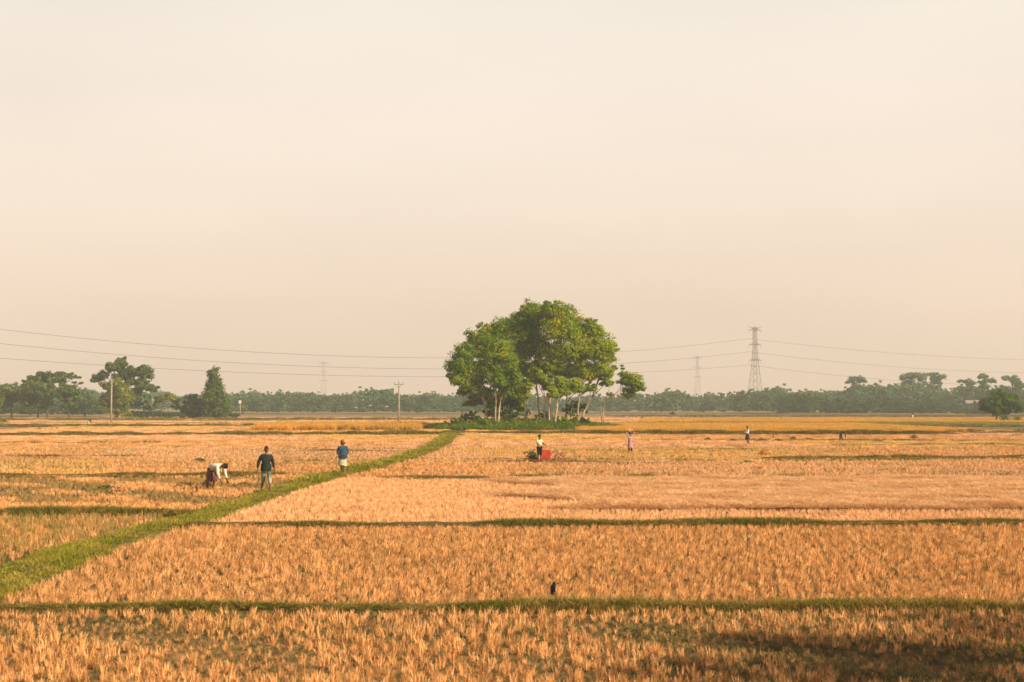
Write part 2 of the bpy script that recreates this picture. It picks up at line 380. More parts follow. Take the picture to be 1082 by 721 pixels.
st_near = protos('stubble_tuft', M_straw, 7, n=24, spread=.036, h=.145, w=.009, lean=.32, bend=.2)
st_near_p = protos('pale_stubble_tuft', M_straw_p, 4, n=20, spread=.036, h=.14, w=.010, lean=.34, bend=.2)
st_mid = protos('mid_stubble_tuft', M_straw, 6, n=20, spread=.038, h=.17, w=.012, lean=.32, bend=.2)
st_green = protos('greenish_stubble_tuft', M_straw_g, 5, n=22, spread=.06, h=.22, w=.013, lean=.3, bend=.2)
weeds = protos('weed_tuft', M_weed, 5, n=18, spread=.10, h=.12, w=.018, lean=1.0, curl=.5)
laid = protos('laid_straw', mat('laid_straw_pale', (.90, .59, .32), .7, vary=(.84, .50, .24), scale=.8, objrand=.15, isl=.25, transl=.2), 6, n=44, spread=.30, h=.17, w=.014, lean=1.9, curl=.3)
pt_mid = protos('stubble_patch', M_straw_p, 5, n=7, spread=.04, h=.22, w=.02, lean=.3, hills=5, hs=.2)
pt_mid2 = protos('orange_stubble_patch', M_straw, 5, n=7, spread=.04, h=.20, w=.02, lean=.3, hills=5, hs=.2)
pt_far = protos('far_stubble_patch', M_straw_p, 5, n=5, spread=.06, h=.20, w=.05, lean=.3, hills=5, hs=.2)
cr = protos('rice_crop_patch', M_crop, 5, n=16, spread=.10, h=.62, w=.035, lean=.3, curl=.35, hills=5, hs=.2)
crg = protos('green_crop_patch', M_cropg, 5, n=16, spread=.10, h=.55, w=.04, lean=.3, curl=.35, hills=5, hs=.2)

# field 1, at the camera's feet
q = grid(-9, 9.5, 13.5, 22.4, .185, .42, .22)
gap = lambda q: np.where(vnoise(q, .8, 5) > .32, .6, 1.0) * np.where(rng.uniform(size=len(q)) < .08, .35, 1.0) * np.where((vnoise(q, 2.6, 1) > .55), .7, 1.0)
stubble('rice_stubble', 'tall straw coloured rice stubble tufts in the nearest field', q, st_near, (.75, 1.1), .10, xs=gap, extra=.12)
q = grid(-9, 9.5, 13.5, 22.3, .17, .7, .4)
stubble('field_weeds', 'low green weeds between the nearest stubble tufts', q, weeds, (.4, .95), .1, xs=lambda q: np.where(q[:, 0] > 1.5, 1.1, .8))
# field 2, right of the path
q = grid(-11, 19, 23.1, 38.3, .185, .3, .18); q = q[q[:, 0] > path_x(q[:, 1]) + .9]
stubble('rice_stubble', 'dense orange rice stubble in the second field from the camera', q, st_near, (.75, 1.1), .10, xs=lambda q: np.where(rng.uniform(size=len(q)) < .10, .4, 1.0), lean=(0, .12), extra=.12)
q = grid(-11, 19, 23.1, 38, .30, .3, .4); q = q[q[:, 0] > path_x(q[:, 1]) + .9]
stubble('field_weeds', 'low weeds in the second field from the camera', q, weeds, (.4, .9), .1)
# field 2 left of the path
q = grid(-22, -8, 23.4, 41.5, .24, .1, .25); q = q[q[:, 0] < path_x(q[:, 1]) - .9]; n = rng.uniform(size=len(q))
stubble('rice_stubble', 'short greenish stubble left of the footpath', q[n < .6], st_green, (.7, 1.1), .15)
stubble('rice_stubble', 'thin orange stubble left of the footpath', q[n >= .6], st_mid, (.6, .95), .15)
# field 3, right of the path, up to the thin bank; straw laid on its right half
q = grid(-11, 28, 38.6, 63.6, .19, .3, .18); q = q[q[:, 0] > path_x(q[:, 1]) + .85]
lx = lambda q: (q[:, 0] > 1.0 + 1.5 * np.sin(q[:, 1] * .7) - (q[:, 1] - 52) * .05) & (q[:, 1] > 44.2 + .3 * np.sin(q[:, 0] * 1.3)) & (q[:, 1] < 62.3)
la = lx(q)
stubble('rice_stubble', 'pale pinkish stubble in the middle field', q[~la], st_near_p, (.75, 1.05), .12, lean=(0, .1))
stubble('rice_stubble', 'crushed stubble under the laid straw', q[la][::3], st_mid, (.35, .6), .2)
q = grid(-2, 28, 44.2, 62.6, .22, .2, .3); q = q[lx(q)]
n = len(q); s = rng.uniform(.8, 1.25, n)[:, None] * np.ones(3); s[:, 2] *= .7 + .4 * vnoise(q, .9, 4)
scatter('laid_straw', 'cut straw lying flat in pale drifts over the middle field', np.column_stack([q, .10 + .035 * vnoise(q * np.array([.6, 1.6]), 1.1, 3)]),
        np.stack([rng.normal(0, .06, n), rng.normal(0, .06, n), rng.uniform(0, 6.28, n)], 1), s, rng.integers(0, 6, n), laid)
# left of the path, 42 to 66 m
q = grid(-32, -8, 42.0, 65.5, .22, .1, .22); q = q[q[:, 0] < path_x(q[:, 1]) - .8]
r_ = vnoise(q, .5, 8) + .3 * vnoise(q, 2.1, 2)
stubble('rice_stubble', 'orange stubble around the stooping worker', q[(q[:, 1] < 46.5) | (r_ > .15)], st_mid, (.7, 1.05), .13)
q2 = q[(q[:, 1] >= 46.5) & (r_ <= .15)][::2]
stubble('rice_stubble', 'trampled greenish stubble around the stooping worker', q2, st_green, (.4, .75), .25)
# 64 to 111 m
q = grid(-48, 45, 64.2, 111, .30, .03, .2); q = q[np.abs(q[:, 0] - path_x(q[:, 1])) > .8]
cell = lambda q, a, b: ((np.floor(q[:, 1] / a + .08 * np.sin(q[:, 0] * .05)) * 7 + np.floor(q[:, 0] / b + q[:, 1] / 90) * 13).astype(int) * 2654435761 >> 7) % 3
M_yel = mat('golden_stubble', (.80, .45, .12), .7, vary=(.66, .40, .10), scale=.3, var2=(.84, .52, .18), objrand=.25, isl=.3, transl=.1)
fc_ = cell(q, 12, 26); k = fc_ == 0
stubble('rice_stubble', 'pale short stubble in the fields around the walking men', q[k], st_near_p, (.7, 1.2), .15, xs=rowmod)
stubble('rice_stubble', 'orange short stubble in the fields around the walking men', q[fc_ == 1], st_mid, (.7, 1.2), .15, xs=rowmod)
stubble('rice_stubble', 'golden short stubble in the fields around the walking men', q[fc_ == 2], protos('golden_stubble_tuft', M_yel, 5, n=18, spread=.04, h=.15, w=.012, lean=.32, bend=.3), (.6, 1.2), .15, xs=rowmod)
qw = grid(-48, 45, 64.2, 150, .55, .5, .5); qw = qw[(vnoise(qw * np.array([.45, 1.8]), .55, 11) > .42)]
stubble('field_weeds', 'scattered olive weeds over the fields around the walking men', qw, gr_fard, (.25, .65), .1)
q = grid(-48, 45, 66, 128, 1.2, .5, .5); q = q[(np.abs(q[:, 0] - path_x(q[:, 1])) > 1.2) & (vnoise(q * np.array([.4, 2.0]), .5, 6) > .15)]
n = len(q); s = rng.uniform(.7, 1.3, n)[:, None] * np.ones(3)
scatter('laid_straw', 'loose straw strewn over the fields behind the walking men', np.column_stack([q, np.full(n, .03)]),
        np.stack([rng.normal(0, .06, n), rng.normal(0, .06, n), rng.uniform(0, 6.28, n)], 1), s, rng.integers(0, 6, n), laid)
# beyond: square-metre patches
q = grid(-70, 66, 111, 232, .95, .03, .1)
k0 = np.abs(q[:, 0] - path_x(q[:, 1])) > 1.3
crop_zone = (q[:, 1] > 170) & (q[:, 0] > 9) & (q[:, 0] < 56)       # standing golden rice right of the grove
q = q[k0]; crop_zone = crop_zone[k0]; fc_ = cell(q, 19, 34)
def patchy(name, label, q, pr, h, patch=1.0):
    n = len(q); s = rng.uniform(*h, n)[:, None] * np.ones(3); s[:, :2] = patch; s[:, 2] *= (.75 + .45 * np.clip(vnoise(q * np.array([.12, 1.1]), .9, 5) * 1.5, -1, 1)) if name == 'rice_stubble' else 1
    scatter(name, label, np.column_stack([q, np.full(n, -.01)]), np.stack([np.zeros(n), np.zeros(n), rng.integers(0, 4, n) * math.pi / 2 + rng.normal(0, .05, n)], 1), s, rng.integers(0, len(pr), n), pr)
offp = (q[:, 1] < 156) | (q[:, 1] > 164) | (q[:, 0] > -5)
patchy('rice_stubble', 'pale cut stubble in the distant fields', q[(fc_ == 0) & ~crop_zone & offp], pt_mid, (.7, 1.0))
patchy('rice_stubble', 'orange cut stubble in the distant fields', q[(fc_ == 1) & ~crop_zone & offp], pt_mid2, (.6, .95))
patchy('rice_stubble', 'golden cut stubble in the distant fields', q[(fc_ == 2) & ~crop_zone & offp], protos('golden_stubble_patch', M_yel, 5, n=7, spread=.04, h=.2, w=.02, lean=.3, hills=5, hs=.2), (.6, .95))
qw = grid(-70, 66, 150, 235, 1.6, .5, .5); qw = qw[(vnoise(qw * np.array([.3, 1.5]), .45, 12) > .40)]
patchy('field_weeds', 'scattered olive weeds over the distant fields', qw, gr_fard, (.8, 1.6), 1.6)
patchy('standing_rice', 'uncut golden rice field right of the grove', q[crop_zone], cr, (.8, 1.0))
q = grid(-34, -13, 185, 215, .95, .02, .15); patchy('standing_rice', 'uncut yellow rice strip at the power pole left of the grove', q, cr, (1.15, 1.6))
q = grid(-150, 180, 232, 400, 1.9, .03, .1); q = q[~((q[:, 0] > -15) & (q[:, 0] < 22) & (q[:, 1] < 262))]
gz = (q[:, 0] > 22 + (q[:, 1] - 240) * .1) & (q[:, 1] < 345); k = vnoise(q * np.array([.2, 1.0]), .10, 1) > -.15
patchy('standing_rice', 'uncut yellow green rice fields in the right distance', q[gz & (q[:, 1] > 262)], cr, (.7, .9), 2.0)
patchy('standing_rice', 'greener uncut rice strip in the right distance', q[gz & (q[:, 1] <= 262)], crg, (.6, .8), 2.0)
patchy('rice_stubble', 'pale stubble in the far left fields', q[~gz & k], pt_far, (.8, 1.2), 2.0)
patchy('rice_stubble', 'olive stubble in the far fields', q[~gz & ~k], protos('olive_stubble_patch', M_straw_g, 4, n=5, spread=.06, h=.2, w=.05, lean=.3, hills=5, hs=.2), (.8, 1.2), 2.0)

# ------------------------------------------------------------------ foliage
def leaves(blobs, n, size, seed=0, clump=.40, core=.12):
    """blobs: (x,y,z,rx,ry,rz). Leaf quads in sub-clumps near each blob's skin. -> verts, faces"""
    r = np.random.default_rng(seed); bl = np.array(blobs, float); vol = bl[:, 3] * bl[:, 5] + .01; vol = vol / vol.sum()
    Vs = []
    for b, w in zip(bl, vol):
        m = max(12, int(n * w)); nc = max(6, int(m / 42))
        d = r.normal(size=(nc, 3)); d /= np.linalg.norm(d, axis=1)[:, None]; d[:, 2] = np.where(d[:, 2] < -.35, d[:, 2] * .5, d[:, 2])
        rad = r.uniform(0, 1, nc) ** .45 * r.uniform(.85, 1.08, nc)
        cc = b[:3] + d * rad[:, None] * b[3:6]
        cr_ = clump * b[3:6].mean() * r.uniform(.55, 1.25, nc)
        j = r.integers(0, nc, m); g = r.normal(size=(m, 3)); g /= np.linalg.norm(g, axis=1)[:, None]
        rr = r.uniform(0, 1, m) ** .5
        p = cc[j] + g * (rr * cr_[j])[:, None] * np.array([1, 1, .7])
        nrm = g * .8 + (p - b[:3]) / b[3:6] * .5 + np.array([0, 0, .35]) + r.normal(0, .45, (m, 3)); nrm /= np.linalg.norm(nrm, axis=1)[:, None]
        t = np.cross(nrm, r.normal(size=(m, 3))); t /= np.linalg.norm(t, axis=1)[:, None]; u = np.cross(nrm, t)
        s = (size * r.uniform(.6, 1.3, m))[:, None]
        Vs.append(np.stack([p - t * s * .5, p - u * s * .28 + nrm * s * .06, p + t * s * .5, p + u * s * .28 + nrm * s * .06], 1).reshape(-1, 3))
    V = np.concatenate(Vs); Fc = np.arange(len(V)).reshape(-1, 4)
    return V, Fc
def tree(name, label, base, trunks, blobs, n, size, lm, bm_, group=None, cat='tree', seed=0, limbs=True, tr=.16, clump=.42, droop=0):
    """base: world point; trunks: polylines (local); blobs local."""
    root = empty(name, base); tag(root, label, cat, group)
    r = random.Random(seed)
    for tk in trunks:
        b = bmesh.new(); pts = [Vector(p) for p in tk]; pl = poly_sample(pts, .9)
        k = len(pl); pl = [p + Vector((r.uniform(-.06, .06), r.uniform(-.06, .06), 0)) * (0 < i < k - 1) for i, p in enumerate(pl)]
        rad = [tr * (1.25 if i == 0 else 1 - .6 * i / (k - 1)) for i in range(k)]
        tube(b, pl, rad, 7)
        if limbs:
            for bl in blobs:
                c = Vector(bl[:3]); 
                if min(trunks, key=lambda t: (Vector(t[-1]) - c).length) is not tk: continue
                s = pl[int(k * r.uniform(.55, .9))]; 
                if c.z < s.z: s = pl[int(k * .45)]
                mid = s.lerp(c, .5) + Vector((0, 0, -.3 + r.uniform(0, .4)))
                tube(b, [s, mid, c], [tr * .5, tr * .32, tr * .12], 5)
                for _ in range(4):
                    e = c + Vector((r.uniform(-1, 1) * bl[3], r.uniform(-1, 1) * bl[4], r.uniform(-.3, 1) * bl[5])) * .8
                    m2 = mid.lerp(c, r.uniform(.2, .9)); tube(b, [m2, m2.lerp(e, .5) + Vector((0, 0, .1)), e], [tr * .22, tr * .15, tr * .05], 4)
        bm_obj('trunk', b, bm_, root)
    V, Fc = leaves(blobs, int(n * 2.9), size, seed, clump)
    mesh_np('crown', V, Fc, lm, root)
    return root

# grove: real positions between 190 and 215 m away
def grove_tree(name, label, tp, d, blobs, n, lm=L_main, fork=None, tr=.17, bark=M_bark, group='trees of the lone grove', size=.34, seed=0):
    """tp: list of trunk polylines in photo px at distance d; blobs (px,py,rpx,ddepth)"""
    base = Vector((P(tp[0][0][0], tp[0][0][1], d).x, d, -.05))
    tk = []
    for t in tp:
        tk.append([(P(x, y, d).x - base.x, (i * .25) * (1 if (len(tk) % 2) else -1), max(0, P(x, y, d).z + .05) if i else 0) for i, (x, y) in enumerate(t)])
    bl = []
    for (x, y, r_, dd) in blobs:
        p = P(x, y, d + dd); k = mpp(d); bl.append((p.x - base.x, dd, p.z + .05, r_ * k * 1.06, r_ * k * 1.0, r_ * k * 1.02))
    return tree(name, label, base, tk, bl, n, size, lm, bark, group, seed=seed, tr=tr)
grove_tree('grove_tree', 'leaning pale-trunked tree at the left edge of the grove', [[(517, 447), (512, 428), (508, 405), (503, 388)]], 206,
           [(491, 372, 13, 0), (484, 386, 13, 0), (483, 402, 10, -1), (497, 392, 17, 1), (497, 408, 12, 0), (479, 396, 8, 0), (505, 418, 9, 1), (500, 360, 11, 1), (506, 373, 10, 1), (489, 414, 8, 0), (498, 425, 8, 2), (511, 350, 9, 1)], 6200, seed=1)
grove_tree('grove_tree', 'tree with a tall pale forked trunk in the front left of the grove', [[(525, 456), (523, 440), (524, 420), (523, 395)], [(525, 430), (530, 418), (536, 402)]], 196,
           [(524, 372, 17, -1), (514, 388, 14, -1), (535, 388, 16, -1), (524, 402, 13, -2), (542, 400, 12, -1), (512, 362, 12, 0), (507, 403, 9, 0), (514, 416, 9, 0), (532, 414, 9, 0)], 6500, seed=2)
grove_tree('grove_tree', 'dark thick tree behind the front left trunks', [[(538, 448), (537, 425), (535, 390)]], 214,
           [(531, 352, 16, 0), (542, 345, 15, 0), (520, 352, 11, 0), (541, 370, 18, 0), (538, 408, 15, 0), (527, 422, 10, 0), (550, 390, 16, 0), (548, 418, 10, 0)], 6500, L_main, seed=3, bark=M_barkd)
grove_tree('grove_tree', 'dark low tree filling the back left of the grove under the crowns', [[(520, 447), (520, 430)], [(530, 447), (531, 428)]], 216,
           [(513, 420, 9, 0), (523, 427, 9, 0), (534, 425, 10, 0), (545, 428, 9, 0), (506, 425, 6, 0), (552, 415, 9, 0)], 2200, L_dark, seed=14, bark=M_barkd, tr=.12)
grove_tree('grove_tree', 'small slim light-leaved tree beside the gap in the trunks', [[(558, 451), (555, 436), (558, 420), (556, 405)]], 197,
           [(555, 418, 7, 0), (557, 408, 7, 0), (552, 427, 4, 0)], 800, L_lit, seed=4, tr=.1, size=.32)
grove_tree('grove_tree', 'tallest rounded tree at the top left of the grove crown', [[(572, 449), (569, 430), (566, 400), (565, 365)]], 205,
           [(560, 329, 12, 0), (552, 345, 15, 0), (570, 336, 16, -1), (563, 358, 17, -1), (575, 372, 13, -2), (555, 372, 13, -1), (549, 335, 8, 0), (568, 388, 11, -2), (556, 390, 10, -1)], 8300, L_main, seed=5)
grove_tree('grove_tree', 'tallest yellow-green tree at the top right of the grove crown', [[(581, 452), (580, 430), (585, 395), (588, 360)]], 201,
           [(587, 329, 12, 0), (600, 337, 14, 0), (592, 351, 18, -1), (608, 352, 14, 0), (612, 368, 13, -1), (597, 372, 16, -1), (583, 386, 12, -1), (578, 328, 9, 0)], 8500, L_lit, seed=6)
grove_tree('grove_tree', 'straight pale tree left of the two close trunks', [[(576, 450), (575, 432), (580, 415)]], 199,
           [(571, 400, 10, 0), (580, 408, 8, 0), (563, 392, 8, 1)], 1600, L_main, seed=7, tr=.14)
grove_tree('grove_tree', 'tree with a thick straight pale trunk in the middle of the grove', [[(586, 452), (588, 432), (590, 410)], [(586, 450), (582, 432), (578, 415)]], 196,
           [(597, 413, 9, 0), (585, 416, 8, -1), (608, 410, 9, 0), (592, 404, 8, 0)], 2400, L_lit, seed=8, tr=.2, size=.34)
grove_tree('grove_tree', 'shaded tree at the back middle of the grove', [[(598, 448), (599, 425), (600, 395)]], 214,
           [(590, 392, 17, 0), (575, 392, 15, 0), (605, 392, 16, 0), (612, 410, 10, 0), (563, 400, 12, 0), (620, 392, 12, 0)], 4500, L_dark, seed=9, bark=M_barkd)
grove_tree('grove_tree', 'right-leaning forked tree at the right side of the grove', [[(611, 452), (610, 435), (612, 420), (616, 395)], [(611, 448), (618, 434), (626, 420), (632, 402)]], 201,
           [(628, 350, 12, 0), (638, 362, 12, 0), (628, 372, 17, 0), (642, 378, 10, 0), (636, 392, 13, 0), (620, 395, 12, 0), (641, 404, 8, 0), (646, 368, 7, 0), (626, 410, 7, 0), (612, 384, 10, 0), (622, 345, 10, 0)], 7800, L_lit, seed=10)
grove_tree('grove_tree', 'lone round-topped small tree leaning out right of the grove', [[(638, 452), (637, 435), (640, 423), (655, 415)], [(637, 436), (634, 425), (630, 418)]], 205,
           [(669, 404, 11, 0), (661, 402, 9, 0), (665, 416, 8, 0), (674, 410, 7, 0), (650, 390, 4, 0), (657, 389, 3, 0), (645, 417, 4, 0)], 2200, L_main, seed=11, tr=.09)
grove_tree('grove_tree', 'slender dark tree low among the right trunks', [[(604, 450), (603, 438), (606, 425)]], 209,
           [(606, 428, 6, 0), (614, 430, 5, 0), (598, 432, 5, 0)], 500, L_dark, seed=12, tr=.11)

# the mound under the grove, its grass and its shrubs
b = bmesh.new(); mv = []
GX, GY = P(553, 450, 203).x, 203.0
nu, nv = 60, 30
for i in range(nu + 1):
    for j in range(nv + 1):
        u, v = i / nu * 2 - 1, j / nv * 2 - 1
        x = GX + u * 14; y = GY + v * 17
        rr = math.hypot(u, v); z = max(-.05, (1 - rr ** 1.6) * .9) + .08 * wob(x, y * .3) * (rr < .95) - .03
        mv.append((x, y, z if rr < 1 else -.06))
fc = [(i * (nv + 1) + j, (i + 1) * (nv + 1) + j, (i + 1) * (nv + 1) + j + 1, i * (nv + 1) + j + 1) for i in range(nu) for j in range(nv)]
b.free(); tag(mesh_np('mound', mv, fc, M_bund, smooth=True), 'low earth mound carrying the lone grove', kind='structure')
n = 3800; a = rng.uniform(0, 6.28, n); rr = rng.uniform(0, 1, n) ** .5
q = np.stack([GX + np.cos(a) * rr * 13.6, GY + np.sin(a) * rr * 16.5], 1); z = np.clip((1 - rr ** 1.6) * .9, 0, 1) - .04
s = rng.uniform(1.2, 3.2, n)[:, None] * np.ones(3)
scatter('mound_grass', 'rank green grass on the mound under the grove', np.column_stack([q, z]), np.stack([rng.normal(0, .1, n), rng.normal(0, .1, n), rng.uniform(0, 6, n)], 1), s, rng.integers(0, 4, n), protos('rank_grass_tuft', L_shrub, 4, n=30, spread=.3, h=.22, w=.05, lean=.8, curl=.4))
def shrub(px, py, r_, d, label, lm=L_shrub, n=350, size=.3, flat=.8, seed=0, group='shrubs under the grove', extra=None, name='shrub'):
    p = P(px, py, d); k = mpp(d); bl = [(0, 0, max(p.z, r_ * k * .4), r_ * k, r_ * k, r_ * k * flat)]
    for (dx, dz, q) in (extra or [(-.7, -.2, .6), (.75, -.25, .55), (.2, .35, .5)]): bl.append((dx * r_ * k, 0, max(.1, bl[0][2] + dz * r_ * k), q * r_ * k, q * r_ * k, q * r_ * k * flat))
    root = empty(name, (p.x, d, 0)); tag(root, label, 'shrub', group)
    b = bmesh.new()
    for i in range(4): tube(b, [(0, 0, -.05), (random.uniform(-.3, .3) * r_ * k, 0, bl[0][2] * .5), (random.uniform(-.6, .6) * r_ * k, random.uniform(-.3, .3), bl[0][2])], [.04, .03, .012], 5)
    bm_obj('stem', b, M_barkd, root)
    V, Fc = leaves(bl, n, size, seed, .35); mesh_np('foliage', V, Fc, lm, root); return root
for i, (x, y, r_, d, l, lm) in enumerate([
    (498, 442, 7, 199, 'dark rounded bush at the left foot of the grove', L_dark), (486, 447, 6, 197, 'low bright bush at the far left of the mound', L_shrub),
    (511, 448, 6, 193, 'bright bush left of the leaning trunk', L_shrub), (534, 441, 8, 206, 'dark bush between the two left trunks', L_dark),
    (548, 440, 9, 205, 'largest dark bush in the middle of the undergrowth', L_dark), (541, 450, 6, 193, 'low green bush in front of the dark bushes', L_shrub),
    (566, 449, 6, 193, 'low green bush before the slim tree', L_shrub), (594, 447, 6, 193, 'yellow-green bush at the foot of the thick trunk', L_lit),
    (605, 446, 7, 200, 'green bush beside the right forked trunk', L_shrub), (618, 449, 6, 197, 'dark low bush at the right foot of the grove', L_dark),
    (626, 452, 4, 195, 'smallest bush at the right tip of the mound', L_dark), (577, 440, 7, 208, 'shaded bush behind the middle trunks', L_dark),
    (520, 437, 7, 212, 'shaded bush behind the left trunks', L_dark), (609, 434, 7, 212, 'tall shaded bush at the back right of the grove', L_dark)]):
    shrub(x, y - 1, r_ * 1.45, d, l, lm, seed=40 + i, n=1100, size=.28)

# left village trees, about 380 m off
def far_tree(name, label, tp, d, blobs, n, lm=L_left, size=.7, tr=.28, bark=M_barkd, flat=.8, seed=0, group=None, cat='tree', clump=.46):
    base = Vector((P(tp[0], tp[1], d).x, d, 0)); k = mpp(d)
    tk = [[(P(x, y, d).x - base.x, 0, max(0, P(x, y, d).z) if i else -.1) for i, (x, y) in enumerate([tp[:2]] + [tp[j:j + 2] for j in range(2, len(tp), 2)])]]
    bl = []
    for i, bb in enumerate(blobs):
        x, y, rx = bb[:3]; rz = bb[3] if len(bb) > 3 else rx * flat; p = P(x, y, d); bl.append((p.x - base.x, (i % 3 - 1) * rx * k * .35, p.z, rx * k * 1.12, rx * k, rz * k * 1.1))
    return tree(name, label, base, tk, bl, n, size, lm, bark, group, cat, seed, tr=tr, clump=clump)
gv = 'trees left of the open fields'
far_tree('broad_tree', 'dark rounded tree cut by the left edge of the photo', (12, 441, 12, 425, 10, 412), 392, [(8, 414, 11), (-6, 412, 10), (16, 420, 9), (3, 425, 11), (20, 410, 7)], 2600, group=gv, seed=20)
far_tree('flat_topped_tree', 'wide flat-topped spreading tree at the left, layered canopy', (50, 441, 51, 420, 53, 400), 385,
         [(50, 396, 14, 3), (66, 397, 13, 3), (40, 400, 12, 3.5), (78, 399, 9, 2), (80, 405, 7, 1.5), (31, 405, 10, 5), (56, 402, 18, 4)], 2800, group=gv, seed=21, clump=.2)
far_tree('broad_tree', 'bushy tree hanging low under the flat-topped canopy', (40, 442, 41, 425), 378, [(36, 412, 12), (48, 416, 11), (30, 424, 10), (46, 428, 9), (55, 412, 8)], 2600, group=gv, seed=22)
far_tree('broad_tree', 'lighter rounded tree under the right end of the flat-topped canopy', (73, 442, 73, 430, 73, 420), 374, [(73, 412, 9), (68, 420, 8), (79, 420, 7), (74, 428, 7)], 1700, group=gv, seed=23)
far_tree('broad_tree', 'tall uneven tree with dark layered clumps behind the left pole', (122, 442, 123, 425, 128, 405), 372,
         [(121, 388, 8), (129, 384, 7), (104, 399, 7), (112, 396, 6), (99, 402, 4), (137, 395, 9), (150, 392, 8), (155, 397, 7), (140, 404, 8), (152, 408, 8), (162, 411, 6), (128, 398, 8), (147, 413, 6)], 4200, group=gv, seed=24)
far_tree('broad_tree', 'yellow-green lower tree directly behind the left pole', (124, 443, 124, 430, 124, 418), 362, [(120, 408, 10), (128, 414, 11), (116, 424, 11), (133, 424, 10), (124, 432, 10)], 3200, leafmat('olive_leaf', (.17, .20, .025), (.23, .25, .03), (.32, .31, .04)), group=gv, seed=25)
far_tree('broad_tree', 'grey-green tree between the tall left tree and the palm-like one', (152, 442, 152, 428), 400, [(150, 422, 9), (142, 428, 8), (158, 430, 7)], 1300, L_far, group=gv, seed=26)
far_tree('small_tree', 'small yellow-green drooping tree between the tall tree and dark bush', (170, 442, 171, 430, 173, 424), 368, [(170, 421, 6, 3), (178, 420, 6, 3), (185, 424, 5, 3), (166, 427, 4), (186, 430, 4)], 1200, MATS['olive_leaf'], group=gv, seed=27, tr=.15)
far_tree('broad_tree', 'low dark rounded tree left of the conical one', (205, 443, 205, 432), 366, [(203, 424, 8), (211, 430, 8), (197, 433, 7), (206, 436, 9)], 1900, group=gv, seed=28)
far_tree('conical_tree', 'tall narrow conical tree with a knobbly top at the left', (228, 443, 228, 420, 227, 395), 362,
         [(226, 393, 6, 4), (227, 400, 5.5, 6), (227, 408, 7, 7), (226, 417, 9, 7), (229, 425, 11, 8), (223, 430, 10, 8), (236, 434, 8, 7), (229, 437, 11, 6), (226, 412, 8, 9), (228, 422, 10, 9), (227, 404, 6, 6)], 4600, group=gv, seed=29, clump=.75)
far_tree('broad_tree', 'hazy grey-green tree between the flat-topped and the tall left trees', (90, 440, 90, 425), 440, [(90, 420, 10), (98, 424, 8), (84, 428, 9), (104, 431, 7)], 1600, L_far, group=gv, seed=30)
for i, (x, y, r_, l, lm) in enumerate([(135, 439, 6, 'bright yellow-green round bush at the foot of the tall left tree', L_lit), (160, 441, 5, 'low dark hedge bush before the small drooping tree', L_dark),
    (178, 441, 5, 'low dark hedge bush under the palm-like leaves', L_dark), (192, 441, 4, 'low hedge bush left of the dark rounded tree', L_dark), (4, 447, 5, 'green tussock at the left edge of the fields', L_shrub),
    (150, 441, 4, 'smallest hedge bush beside the bright round one', L_dark), (247, 441, 3, 'tiny bush right of the conical tree', L_dark)]):
    shrub(x, y, r_, 355 if i != 4 else 275, l, lm, n=450, size=.45, seed=60 + i, group='bushes along the left trees', flat=.6 if i else .8)
far_tree('dark_tree', 'nearer dark domed tree standing alone at the right edge', (1053, 447, 1053, 440, 1056, 428), 285, [(1046, 427, 10), (1057, 421, 11), (1068, 424, 10), (1074, 430, 8), (1052, 434, 9), (1066, 434, 8), (1040, 431, 6)], 3400, L_dark, size=.45, tr=.22, seed=31)
shrub(1062, 442, 6, 280, 'low green bush under the lone dark tree at right', L_shrub, n=500, size=.35, seed=70, group='bushes at the right tree')
shrub(1076, 443, 5, 278, 'paler bush right of the lone dark tree trunk', L_lit, n=400, size=.35, seed=71, group='bushes at the right tree')
shrub(690 + 20, 437, 3, 430, 'small dark green bush in the open far field right of the grove', L_dark, n=250, size=.5, seed=72, group=None, flat=.5)

# tree tops that stand out of the right-hand woods
gf = 'umbrella-shaped trees standing out of the right woods'
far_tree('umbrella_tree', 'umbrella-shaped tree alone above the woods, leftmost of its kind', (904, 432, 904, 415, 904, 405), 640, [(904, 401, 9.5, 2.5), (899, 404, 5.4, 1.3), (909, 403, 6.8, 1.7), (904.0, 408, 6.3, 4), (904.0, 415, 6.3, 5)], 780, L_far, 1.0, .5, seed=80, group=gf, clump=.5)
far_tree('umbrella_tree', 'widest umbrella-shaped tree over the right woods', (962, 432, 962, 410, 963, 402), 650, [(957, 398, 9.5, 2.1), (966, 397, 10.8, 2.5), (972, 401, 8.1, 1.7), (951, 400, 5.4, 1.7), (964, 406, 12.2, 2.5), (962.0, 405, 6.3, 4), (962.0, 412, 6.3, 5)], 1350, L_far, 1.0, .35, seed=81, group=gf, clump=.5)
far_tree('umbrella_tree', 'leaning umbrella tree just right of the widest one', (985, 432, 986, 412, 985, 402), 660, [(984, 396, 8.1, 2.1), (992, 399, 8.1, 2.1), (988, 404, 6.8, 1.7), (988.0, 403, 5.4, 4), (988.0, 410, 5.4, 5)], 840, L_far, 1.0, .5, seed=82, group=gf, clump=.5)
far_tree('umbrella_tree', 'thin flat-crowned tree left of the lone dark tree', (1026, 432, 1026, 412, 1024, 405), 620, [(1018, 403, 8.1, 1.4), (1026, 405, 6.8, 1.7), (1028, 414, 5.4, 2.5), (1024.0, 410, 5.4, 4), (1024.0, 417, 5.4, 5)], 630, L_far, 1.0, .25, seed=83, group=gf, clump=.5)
far_tree('umbrella_tree', 'tall two-tiered tree above the pale roofs at right', (1041, 432, 1041, 412, 1040, 402), 620, [(1037, 398, 6.8, 2.1), (1044, 402, 6.8, 3.0), (1041, 410, 6.8, 2.5), (1034, 412, 4.1, 1.7), (1039.0, 405, 4.5, 4), (1039.0, 412, 4.5, 5)], 840, L_far, 1.0, .25, seed=84, group=gf, clump=.5)
